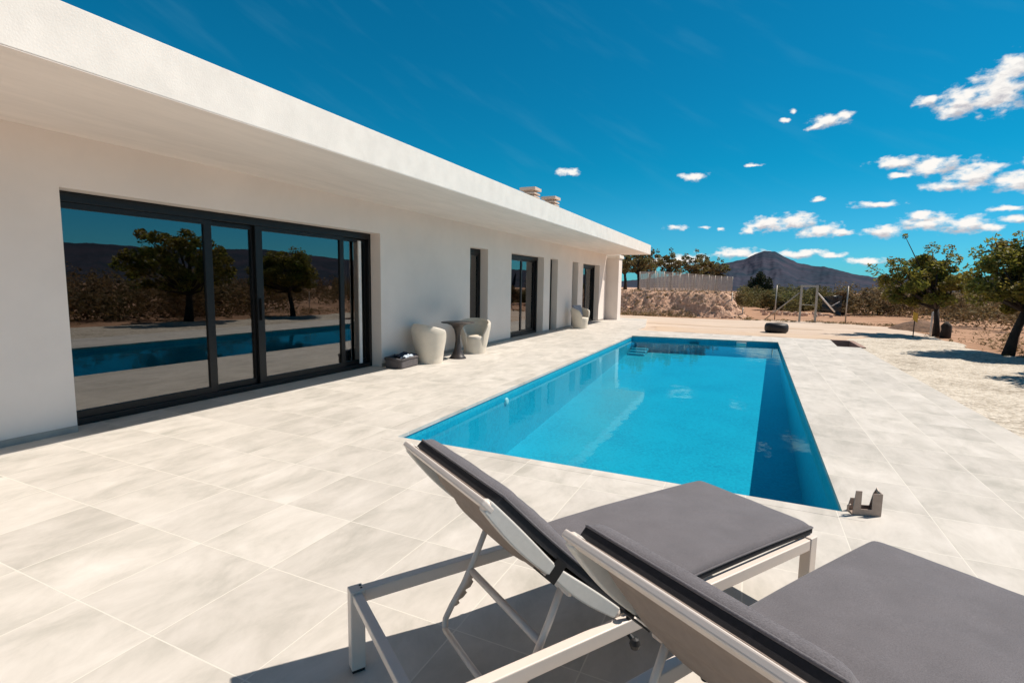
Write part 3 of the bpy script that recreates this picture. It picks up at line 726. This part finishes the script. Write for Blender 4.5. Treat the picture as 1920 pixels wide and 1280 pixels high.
ch1 = make_tub(); ch1.location = (-5.50, 8.18, 0); ch1.rotation_euler = (0, 0, R(62))
tag(ch1, 'cream moulded tub armchair seen from behind, between the grey basket and the round table', 'armchair', 'cream tub armchairs')
ch2 = copy_tree(ch1); ch2.location = (-5.45, 9.86, 0); ch2.rotation_euler = (0, 0, R(-62))
ch2['label'] = 'cream moulded tub armchair facing the camera, on the far side of the round table'
ch3 = copy_tree(ch1); ch3.location = (-5.45, 17.45, 0); ch3.rotation_euler = (0, 0, R(-20))
ch3['label'] = 'cream moulded tub armchair with a grey cushion, farthest along the wall'
cz = MB(); cz.v, cz.f = cushion([(lerp(-.2, .2, k/16), 0) for k in range(17)], .21, .10, 16, seed=9).v, cushion([(lerp(-.2, .2, k/16), 0) for k in range(17)], .21, .10, 16, seed=9).f
cu = cz.build('scatter_cushion', mat_grey_cushion, smooth=True); cu.location = (-5.60, 17.48, .60); cu.rotation_euler = (0, R(72), R(-20))
tag(cu, 'blue grey scatter cushion leaning in the farthest tub armchair', 'cushion')
tb = empty('round_table', (-5.34, 8.95, 0), label='brown round pedestal table with flared foot between two cream armchairs', cat='table')
m_ = MB(); m_.lathe([(0, .705), (.24, .705), (.335, .715), (.340, .724), (.332, .732), (0, .734)], 48); m_.build('tabletop', mat_table, tb, smooth=True)
m_ = MB(); m_.lathe([(0, .01), (.17, .0), (.172, .012), (.135, .05), (.095, .13), (.065, .24), (.050, .36), (.052, .46), (.075, .58), (.13, .66), (.235, .706)], 40); m_.build('pedestal', mat_table, tb, smooth=True)
# grey felt basket with cloths in it
bs = empty('pet_basket', (-5.62, 7.52, 0), R(3), label='low grey felt basket standing by the wall in front of the first armchair', cat='basket')
b_ = MB(); b_.box((-.20, -.27, 0), (.15, .27, .16)); b_.build('body', mat_basket, bs, bevel=.03, seg=4)
b_ = MB()
for (a, b, w) in (((-.19, -.26, .165), (-.19, .26, .165), .05), ((.14, -.26, .15), (.14, .26, .165), .04), ((-.19, -.25, .165), (.14, -.25, .15), .04), ((-.19, .25, .165), (.14, .25, .165), .04)):
    b_.tube([a, Vector(a).lerp(Vector(b), .5) + Vector((0, 0, .012)), b], w*.6, 10)
b_.build('rim', mat_basket, bs, smooth=True)
def cloth(name, m, cx, cy, cz_, sx, sy, h, seed):
    mb = MB(); n = 22
    for i in range(n):
        for j in range(n):
            u, v = i/(n-1)*2-1, j/(n-1)*2-1
            r = max(0, 1 - (u*u+v*v)*.55)
            z = h*r + .035*noise.noise((u*2.2+seed, v*2.2, .3)) + .015*noise.noise((u*6, v*6+seed, 2.1))
            mb.v.append((cx+sx*u + .02*noise.noise((u*2, v*3, seed)), cy+sy*v + .03*noise.noise((v*3, u*2, seed+4)), cz_+z))
    for i in range(n-1):
        for j in range(n-1): mb.f.append((i*n+j, (i+1)*n+j, (i+1)*n+j+1, i*n+j+1))
    o = mb.build(name, m, smooth=True); md = o.modifiers.new('t', 'SOLIDIFY'); md.thickness = .012; return o
tag(cloth('towel', mat_towel, -5.66, 7.62, .17, .14, .19, .05, 3), 'dark navy towel crumpled in the grey basket', 'towel')
tag(cloth('towel', mat_towel2, -5.54, 7.55, .18, .06, .14, .035, 8), 'small pale blue and white cloth lying over the basket edge', 'cloth')

# ------------------------------------------------------------------ foliage
def leaf_mesh(clumps, size, seed, aspect=.5, flat=.0, shell=.35, squash=None):
    """clumps: (centre, radii, count); returns verts, faces of many small bent leaves"""
    rng = np.random.default_rng(seed); V = []; F = []
    for (c, rad, cnt) in clumps:
        d = rng.normal(size=(cnt, 3)); d /= np.linalg.norm(d, axis=1)[:, None]
        r = (shell + (1-shell)*rng.random(cnt)) ** (.6)
        p = np.array(c) + d * r[:, None] * np.array(rad)
        a = rng.normal(size=(cnt, 3)); a[:, 2] *= .6; a /= np.linalg.norm(a, axis=1)[:, None]
        b = np.cross(a, rng.normal(size=(cnt, 3))); b /= np.linalg.norm(b, axis=1)[:, None]
        s = size * (.6 + .8*rng.random(cnt))[:, None]
        q = np.stack([p - a*s, p + b*s*aspect - a*s*.1, p + a*s, p - b*s*aspect - a*s*.1], 1).reshape(-1, 3)
        o = len(V); V += q.tolist(); F += [(o+4*k, o+4*k+1, o+4*k+2, o+4*k+3) for k in range(cnt)]
    return V, F
def foliage(name, clumps, size, seed, m, parent=None, **k):
    mb = MB(); mb.v, mb.f = leaf_mesh(clumps, size, seed, **k)
    me = bpy.data.meshes.new(name); me.from_pydata(mb.v, [], mb.f); me.materials.append(m)
    o = bpy.data.objects.new(name, me); C.objects.link(o)
    if parent: o.parent = parent
    return o
def make_tree(name, loc, trunk, limbs, shape, seed, leaf, size, m, nclump, per, extra=(), r0=.12, limb_r=.055, label=None, cat='tree', group=None):
    """shape: (centre, radii) of the crown ellipsoid in local coordinates"""
    rnd = random.Random(seed); root = empty(name, loc, 0, label=label, cat=cat, group=group)
    mb = MB(); n = len(trunk)
    mb.tube(trunk, [r0*1.25] + [lerp(r0, r0*.72, i/(n-1)) for i in range(1, n)], 10)
    cl = []
    (c, rd) = shape
    for k in range(nclump):
        while True:
            p = Vector((rnd.uniform(-1, 1), rnd.uniform(-1, 1), rnd.uniform(-1, 1)))
            if .25 < p.length < 1: break
        q = Vector((c[0]+p.x*rd[0], c[1]+p.y*rd[1], c[2]+p.z*rd[2])); s = rnd.uniform(.17, .36)*min(1, rd[0]/1.4)
        cl.append((q, (s, s, s*.8), int(per*rnd.uniform(.6, 1.4))))
        if k % 3 == 0:
            st = Vector(trunk[-1]); mid = st.lerp(q, .5) + Vector((rnd.uniform(-.15, .15), rnd.uniform(-.15, .15), rnd.uniform(-.1, .2)))
            mb.tube([st, mid, q], [limb_r, limb_r*.55, limb_r*.2], 6)
    for (q, s, cnt) in extra:
        cl.append((Vector(q), (s, s, s), cnt))
        st = Vector(trunk[-1]); mb.tube([st, st.lerp(Vector(q), .55)+Vector((0, 0, .1)), q], [limb_r*.6, limb_r*.35, .008], 6)
    mb.build('trunk', mat_bark, root, smooth=True)
    foliage('crown', cl, size, seed, m, root)
    return root
G = 'almond trees along the gravel'
make_tree('almond_tree', (5.68, 21.85, -.05), [(0, 0, 0), (-.02, 0, .5), (-.06, 0, .95)], None, ((-.42, 0, 1.85), (1.18, 1.2, .92)), 11, 0, .047, mat_leaf, 82, 230,
          extra=[((-1.75, .1, 2.05), .25, 60), ((-2.0, 0, 2.3), .2, 35), ((-1.45, 0, 2.5), .2, 40), ((-1.5, .2, 1.75), .28, 90), ((-1.12, 0, 3.38), .10, 36), ((.15, .2, 2.9), .22, 70), ((-.35, 0, 2.95), .25, 90)],
          r0=.095, label='whole round almond tree with a thin twig sticking up, behind the yellow sign', group=G)
make_tree('almond_tree', (5.69, 16.38, -.05), [(0, 0, 0), (.07, 0, .5), (.22, 0, 1.1)], None, ((.62, .1, 1.90), (1.55, 1.4, .86)), 23, 0, .047, mat_leaf, 115, 220,
          extra=[((-.80, 0, 2.5), .2, 60), ((-.45, .1, 2.75), .2, 60), ((.1, .2, 2.85), .22, 70), ((-.85, .2, 2.0), .25, 80)],
          r0=.105, label='leaning almond tree cut off by the right picture edge', group=G)
make_tree('almond_tree', (6.5, 12.3, -.05), [(0, 0, 0), (.0, .05, .5), (.05, .1, 1.0)], None, ((.2, -.2, 2.1), (1.5, 2.0, 1.15)), 31, 0, .06, mat_leaf, 95, 130,
          r0=.14, label='almond tree outside the right picture edge, seen mirrored in the glass doors', group=G)

# orchard on the bank: three kinds, copied
orch = []
for k in range(3):
    t = make_tree('olive_tree', (0, 0, 0), [(0, 0, 0), (.05, 0, .55), (.1*(k-1), .05, 1.1)], None, ((0, 0, 1.95), (.95+.1*k, .95, .80)), 50+k, 0, .085, mat_olive, 34, 60, r0=.12,
                  extra=[((.2*k-.2, 0, 2.85+.1*k), .16, 20), ((-.5, .2, 2.75), .16, 20), ((.6, -.1, 2.6), .18, 25)])
    orch.append(t)
spots = [(-9.15, 34.5, 0, 1.0, 'olive tree on the bank right beside the far house end'),
         (-8.2, 36.5, 1, .98, 'olive tree on the bank, second from the house end, left of the fenced enclosure'),
         (-6.95, 35.2, 2, .97, 'olive tree on the bank standing just left of the fenced enclosure'),
         (-7.6, 42.0, 0, 1.12, 'small olive tree set back in the gap left of the fenced enclosure'),
         (-5.6, 39.5, 1, 1.0, 'olive tree rising behind the left end of the fenced enclosure'),
         (-4.3, 42.0, 2, 1.0, 'olive tree rising behind the middle of the fenced enclosure'),
         (-3.9, 47.5, 0, 1.05, 'low olive tree behind the right half of the fenced enclosure'),
         (-3.2, 53, 1, 1.0, 'farthest olive tree, lowest at the right end of the orchard'),
         (-11.0, 40, 2, 1.1, 'olive tree half hidden behind the house end')]
for i, (x, y, k, s, lab) in enumerate(spots):
    t = orch[k] if i < 3 and k == i else copy_tree(orch[k])
    t.location = (x, y, 1.2); t.scale = (s, s, s); t.rotation_euler = (0, 0, i*1.3)
    tag(t, lab, 'tree', 'olive trees of the orchard on the bank')

# bank with its plateau
def bank_z(x, y):
    n = fbm(x, y, .55)
    f = min(1, max(0, (y - 28.0 - .35*n) / 1.5)); f = f*f*(3-2*f)
    e = min(1, max(0, (-.2 - x + .4*fbm(y, x, .4) + .10*max(0, y-30)*-1) / 1.3)); e = e*e*(3-2*e)
    slope = 4*f*(1-f)
    lump = .14*slope*(.7*noise.noise((x*1.7, y*1.7, 1.7)) + .7*noise.noise((x*3.6, y*3.6, 3.1)) + .4*noise.noise((x*7.5, y*7.5, 5.1)))
    return -.10 + 1.33*f*e + lump*e + .03*n*f
def make_bank():
    xs = list(np.arange(-13, 1.61, .09)); ys = list(np.arange(27.2, 31.5, .09)) + [32, 33, 34.5, 36.5, 39, 43, 48, 55, 65, 80, 100]
    xs = [-60, -35, -22, -16] + xs + [2.2]
    mb = MB(); ny = len(ys)
    for x in xs:
        for y in ys: mb.v.append((float(x), float(y), bank_z(x, y)))
    for i in range(len(xs)-1):
        for j in range(ny-1): mb.f.append((i*ny+j, (i+1)*ny+j, (i+1)*ny+j+1, i*ny+j+1))
    tag(mb.build('bank', mat_bank, smooth=False), kind='structure')
    rnd = random.Random(4); mb = MB()
    for k in range(900):
        x = rnd.uniform(-11, .9); y = rnd.uniform(27.7, 30.2); z = bank_z(x, y); s = rnd.uniform(.02, .08)
        if k > 840: x = rnd.uniform(.5, 4); y = rnd.uniform(33, 37); z = 0.03; s = rnd.uniform(.04, .12)
        vs = []
        for a, b, c in [(-1,-1,-1),(1,-1,-1),(1,1,-1),(-1,1,-1),(-1,-1,1),(1,-1,1),(1,1,1),(-1,1,1)]:
            vs.append((x+s*a*rnd.uniform(.5, 1.1), y+s*b*rnd.uniform(.5, 1.1), z+s*c*rnd.uniform(.4, .9)))
        mb.add(vs, [(3,2,1,0),(4,5,6,7),(0,1,5,4),(1,2,6,5),(2,3,7,6),(3,0,4,7)])
    mat_st = M('rubble_stone', (.58, .41, .30), .95, rand=.35, bump=.4, bscale=20)
    tag(mb.build('rubble', mat_st), 'loose reddish stones scattered over the earth bank', 'rubble', kind='stuff')
make_bank()
def weeds():
    rnd = random.Random(9); cl = []
    for k in range(330):
        x = rnd.uniform(-9, -2.5); y = rnd.uniform(27.5, 28.6); s = rnd.uniform(.08, .24)
        if rnd.random() > .35 + .08*(-2.5-x): continue
        cl.append(((x, y, bank_z(x, y) + s*.5), (s*1.3, s, s), 34))
    for k in range(170):
        x = rnd.uniform(-9, 0); y = rnd.uniform(28.5, 30.0); s = rnd.uniform(.06, .15)
        cl.append(((x, y, bank_z(x, y)+s*.4), (s*1.4, s, s*.8), 20))
    # strip along the fence and beside the trees
    for k in range(110):
        x = rnd.uniform(-.4, 6.5); y = 27.5 + rnd.uniform(-.4, .5) - .15*max(0, x-3); s = rnd.uniform(.03, .09)
        cl.append(((x, y, -.04+s*.5), (s*2.2, s, s), 16))
    for k in range(90):
        x = rnd.uniform(5.4, 9.5); y = rnd.uniform(14, 25); s = rnd.uniform(.05, .14)
        cl.append(((x, y, -.04+s*.5), (s*1.6, s*1.4, s), 22))
    for k in range(40):
        x = rnd.uniform(6.0, 8.8); y = rnd.uniform(17.5, 20); s = rnd.uniform(.10, .22)
        cl.append(((x, y, -.04+s*.5), (s*1.6, s, s), 30))
    tag(foliage('weeds', cl, .045, 77, mat_weed, aspect=.22), 'dry brown and green weeds on the earth bank and field edge', 'weeds', kind='stuff')
weeds()
def mound():
    mb = MB(); n = 30
    for i in range(n):
        for j in range(n):
            u, v = i/(n-1)*2-1, j/(n-1)*2-1; r = min(1, math.hypot(u, v))
            mb.v.append((6.05+1.15*u, 25.4+1.5*v, -.09 + (.40*(1-r*r)**1.4 + .05*(1-r)*noise.noise((u*5, v*5, 2)))))
    for i in range(n-1):
        for j in range(n-1): mb.f.append((i*n+j, (i+1)*n+j, (i+1)*n+j+1, i*n+j+1))
    tag(mb.build('earth_mound', M('mound_earth', (.17, .095, .055), .95, var=.4, vscale=4, bump=.8, bscale=12, bdist=.05), smooth=True), 'low dark brown earth mound behind the yellow sign', 'mound')
mound()
def scrub_clumps(x0, x1, y0, y1, n, h, seed, per=70, base=-.1):
    rnd = random.Random(seed); cl = []
    for k in range(n):
        x = rnd.uniform(x0, x1); y = rnd.uniform(y0, y1); hh = h*rnd.uniform(.6, 1.15)
        for q in range(3):
            cl.append(((x+rnd.uniform(-.5, .5), y+rnd.uniform(-.5, .5), base+hh*(.25+.3*q)), (.65-.1*q, .65-.1*q, hh*.3), per))
    return cl
tag(foliage('scrub', scrub_clumps(5.2, 26, 36, 44, 130, 1.75, 5, 110) + scrub_clumps(8, 40, 26, 36, 90, 1.5, 15, 110) + scrub_clumps(7.4, 10, -3, 17, 75, 1.35, 55, 70) + scrub_clumps(9.5, 14, -2, 22, 70, 1.7, 45, 60) + scrub_clumps(12, 40, -4, 26, 170, 1.9, 25, 60), .078, 6, mat_scrub, aspect=.4), 'mass of dry brown scrub behind the yard and the almond trees', 'scrub', kind='stuff')
tag(foliage('bushes', scrub_clumps(-1.2, 6.0, 46, 62, 110, 1.5, 35, 100) + scrub_clumps(1.6, 6, 40, 44, 30, 1.1, 36, 100), .09, 8, mat_greenscrub, aspect=.4), 'mass of green brown bushes on the plain beyond the gate', 'bushes', kind='stuff')
def shrub(name, loc, r, h, seed, m, label, n=14, per=120, size=.09):
    rnd = random.Random(seed); root = empty(name, loc, 0, label=label, cat='shrub'); cl = []
    mb = MB()
    for k in range(n):
        a = rnd.uniform(0, 6.28); q = rnd.uniform(.1, 1)*r; z = h*rnd.uniform(.35, .95)*(1-.35*q/r)
        cl.append(((q*math.cos(a), q*math.sin(a), z), (r*.38, r*.38, h*.22), per))
        mb.tube([(0, 0, 0), (q*.5*math.cos(a), q*.5*math.sin(a), z*.55), (q*math.cos(a), q*math.sin(a), z)], [.04, .025, .01], 5)
    mb.build('stem', mat_bark, root); foliage('crown', cl, size, seed, m, root)
shrub('round_bush', (.55, 60, -.1), 1.05, 3.2, 3, mat_pine, 'dark round bush standing alone below the mountain', n=22, per=170, size=.12)
shrub('brown_bush', (7.2, 39, -.1), 1.5, 2.2, 5, mat_scrub, 'tall brown dry bush just left of the first almond tree', n=18)
shrub('brown_bush', (5.0, 37, -.1), .9, 1.5, 6, mat_scrub, 'low brown bush directly right of the tall wire fence post')
shrub('green_bush', (1.3, 41, -.1), 1.0, 1.5, 7, mat_greenscrub, 'green brown bush seen between the thin post and the gate frame')
shrub('green_bush', (3.0, 44, -.1), 1.1, 1.5, 8, mat_greenscrub, 'green brown bush seen through the gate frame')

# ------------------------------------------------------------------ fences, gate, sign
def make_enclosure():
    A = Vector((-5.24, 31, 1.20)); B = Vector((-1.50, 43, 1.21)); hA, hB = 1.19, 1.10
    root = empty('mesh_enclosure', A, 0, label='tall galvanised wire mesh enclosure standing on the earth bank', cat='fence')
    D = B - A; n = 11
    px = MB()
    for side in ((0, Vector((0, 0, 0))), (1, Vector((-1.2, 1.6, 0)))):
        o = side[1]
        for i in range(n+1):
            p = D*(i/n) + o; h = lerp(hA, hB, i/n)
            m_ = MB(); m_.tube([p + Vector((0, 0, -.15)), p + Vector((0, 0, h+.01))], .018, 8); m_.build('post', mat_steel, root, smooth=True)
        ms = MB(); L_ = D.length; k = int(L_/.055)
        for i in range(k):
            p = D*(i/k) + o; h = lerp(hA, hB, i/k); ms.bar(p + Vector((0, 0, .02)), p + Vector((0, 0, h)), .013 if not side[0] else .009, .005)
        for j in range(12):
            a = o + Vector((0, 0, .03 + hA*j/11.5)); b = D + o + Vector((0, 0, .03 + hB*j/11.5)); ms.bar(a, b, .008, .010)
        ms.build('wire_mesh', mat_mesh, root)
    ms = MB()
    for i in range(26):
        p = Vector((-1.2, 1.6, 0))*(i/26); ms.bar(p + Vector((0, 0, .02)), p + Vector((0, 0, hA)), .020, .006)
    ms.build('wire_mesh', mat_mesh, root)
make_enclosure()
def make_fence():
    root = empty('wire_fence', (1.0, 28.4, -.05), 0, label='thin wire fence with slim steel posts on both sides of the gate', cat='fence')
    O = Vector((1.0, 28.4, -.05))
    posts = [(1.02, 28.6, 1.70), (3.85, 27.6, 1.70), (-1.0, 29.4, 1.3), (-.45, 29.0, .55)]
    for x, y, h in posts:
        m_ = MB(); p = Vector((x, y, -.05)) - O; m_.tube([p, p + Vector((0, 0, h))], .028, 8); m_.build('post', mat_steel, root, smooth=True)
    m_ = MB(); m_.tube([Vector((.55, 28.2, -.05)) - O, Vector((1.95, 27.5, 1.32)) - O], .026, 8); m_.build('brace', mat_steel, root, smooth=True)
    for z in (.25, .55, .85, 1.15, 1.45, 1.68):
        for p, q in (((1.02, 28.6, z), (1.98, 27.52, z)), ((2.68, 27.55, z), (3.85, 27.6, z))):
            w = MB(); w.tube([Vector(p) - O, Vector(q) - O], .0022, 4); w.build('wire', mat_steel, root)
    g = empty('gate_frame', (1.98, 27.5, -.05), 0, label='pale steel gate frame of two posts and a top bar standing in the yard', cat='gate')
    for x in (.03, .66):
        m_ = MB(); m_.box((x-.045, -.045, -.05), (x+.045, .045, 1.72)); m_.build('post', mat_steel, g, bevel=.006)
    m_ = MB(); m_.box((.075, -.04, 1.63), (.615, .04, 1.72)); m_.build('top_bar', mat_steel, g)
    m_ = MB(); m_.box((.075, -.015, .80), (.615, .015, .83)); m_.build('mid_bar', mat_steel, g)
    m_ = MB(); m_.tube([(.70, .0, 1.36), (1.42, .03, .52)], .032, 8); m_.build('brace', mat_alu, g, smooth=True)
    t = empty('black_tarpaulin', (3.3, 28.9, 0), 0, label='black tarpaulin heap with one white stroke, hanging right of the gate', cat='tarpaulin')
    mb = MB(); n = 20
    for i in range(n):
        for j in range(n):
            u, v = i/(n-1), j/(n-1)
            mb.v.append((-.28 + u*.80 + .25*(1-v)*0, .10*noise.noise((u*3, v*3, 5)), lerp(.50 - .28*u, 1.22 - .10*abs(u-.8) + .05*noise.noise((u*4, 0, 1)), v)))
    for i in range(n-1):
        for j in range(n-1): mb.f.append((i*n+j, (i+1)*n+j, (i+1)*n+j+1, i*n+j+1))
    s = mb.build('sheet', mat_black, t, smooth=True); md = s.modifiers.new('t', 'SOLIDIFY'); md.thickness = .02
    m_ = MB(); m_.bar((.06, -.13, .74), (.12, -.13, .70), .035, .012, (0, 1, 0)); m_.bar((.10, -.13, .70), (.42, -.13, .93), .04, .012, (0, 1, 0)); m_.build('mark', mat_white_pl, t)
    s = empty('yellow_sign', (4.88, 21.0, -.05), R(52), label='small blank yellow square sign board on a short stake beside the gravel', cat='sign')
    m_ = MB(); m_.plate([(-.14, 0, .60), (.14, 0, .50), (.14, 0, .80), (-.14, 0, .86)], .014, (0, 1, 0)); m_.build('board', mat_yellow, s)
    m_ = MB(); m_.box((-.012, .014, -.05), (.012, .036, .70)); m_.build('stake', mat_bark, s)
    for (x, y, h, lab) in ((5.44, 21.5, .86, 'slim white post touching the trunk of the first almond tree'), (6.42, 18.0, 1.05, 'slim white post standing right of the leaning almond trunk')):
        m_ = MB(); m_.tube([(0, 0, -.05), (0, 0, h-.02), (0, 0, h)], [.028, .028, .02], 10)
        o = m_.build('white_post', mat_alu, smooth=True); o.location = (x, y, -.05); tag(o, lab, 'post', 'slim white posts by the almond trees')
    m_ = MB(); m_.lathe([(0, 0), (.15, 0), (.16, .1), (.14, .28), (.15, .42), (.10, .48), (.03, .56), (0, .5)], 14)
    for i, v in enumerate(m_.v): m_.v[i] = (v[0]*(1+.2*noise.noise((v[0]*9, v[1]*9, v[2]*5))), v[1]*(1+.2*noise.noise((v[2]*5, v[1]*9, 3))), v[2] + .05*noise.noise((v[0]*8, v[1]*8, 1)))
    o = m_.build('tree_stump', mat_bark, smooth=True); o.location = (5.86, 21.55, -.06); tag(o, 'short dark tree stump beside the first almond trunk', 'stump')
    # squat black tyre
    ty = empty('rubber_tyre', (.80, 20.25, -.03), R(15), label='squat black rubber tyre lying flat on the sand beyond the pool', cat='tyre')
    m_ = MB(); m_.lathe([(.17, .03), (.26, .0), (.345, .02), (.375, .08), (.38, .17), (.372, .25), (.33, .315), (.24, .33), (.185, .30), (.165, .2), (.17, .03)], 36); m_.build('tread', mat_rubber, ty, smooth=True)
    m_ = MB(); m_.lathe([(0, .20), (.16, .20), (.168, .23), (.168, .17), (0, .17)], 30); m_.build('hub', mat_black, ty, smooth=True)
make_fence()

# ------------------------------------------------------------------ mountains
def hills(name, prof, D, depth, m, seed, label=None):
    """prof: (azimuth, elevation) of the skyline; a ridge at distance D with foothills before and behind it"""
    mb = MB(); az = np.linspace(prof[0][0], prof[-1][0], 420); pa = [p[0] for p in prof]; pe = [p[1] for p in prof]
    rs = [D - depth*(1-k/34)**1.25 for k in range(35)] + [D+.1*depth, D+.3*depth, D+.7*depth]
    nr = len(rs)
    for a in az:
        e = float(np.interp(a, pa, pe)) + .0012*noise.noise((a*60, seed, 0)) + .0007*noise.noise((a*180, seed, 1))
        for k, r in enumerate(rs):
            t = (r - (D-depth))/depth
            h = (D*math.tan(max(.002, e)) + 4.5) * ((min(1, t)**1.35) if t <= 1 else max(0, 1 - (t-1)*1.4))
            if 0 < t < 1: h *= 1 + .55*(1-t)*min(1, t*4)*(noise.noise((a*22+seed+t, t*2.2, 2)) - .7*abs(noise.noise((a*48+.8*t, t*2.5+seed, 5))) + .3*noise.noise((a*150, t*9+seed, 5)))
            mb.v.append((r*math.sin(a), r*math.cos(a), -4 + h))
    for i in range(len(az)-1):
        for k in range(nr-1): mb.f.append((i*nr+k, (i+1)*nr+k, (i+1)*nr+k+1, i*nr+k+1))
    o = mb.build(name, m, smooth=True); tag(o, kind='structure')
hills('mountain', [(-0.40, .004), (-0.243, 0.0077), (-0.1658, 0.0166), (-0.1101, 0.0249), (-0.0921, 0.0289), (-0.0745, 0.0366), (-0.0441, 0.045), (-0.0186, 0.0496), (-0.0022, 0.0586), (0.0116, 0.0638), (0.028, 0.0636), (0.0431, 0.0545), (0.0637, 0.0437), (0.0834, 0.0392), (0.1026, 0.0374), (0.1215, 0.0322), (0.1438, 0.0253), (0.1723, 0.0204), (0.1858, 0.0221), (0.2061, 0.0181), (0.2505, 0.0184), (0.303, 0.0216), (0.3404, 0.026), (.45, .03)], 1600, 900, mat_mount, 3)
hills("hills", [(.42,.024),(.6,.034),(.75,.042),(.87,.054),(.945,.051),(1.03,.048),(1.09,.052),(1.2,.050),(1.4,.05),(1.7,.05),(2.2,.04)], 1300, 800, mat_mount, 8)
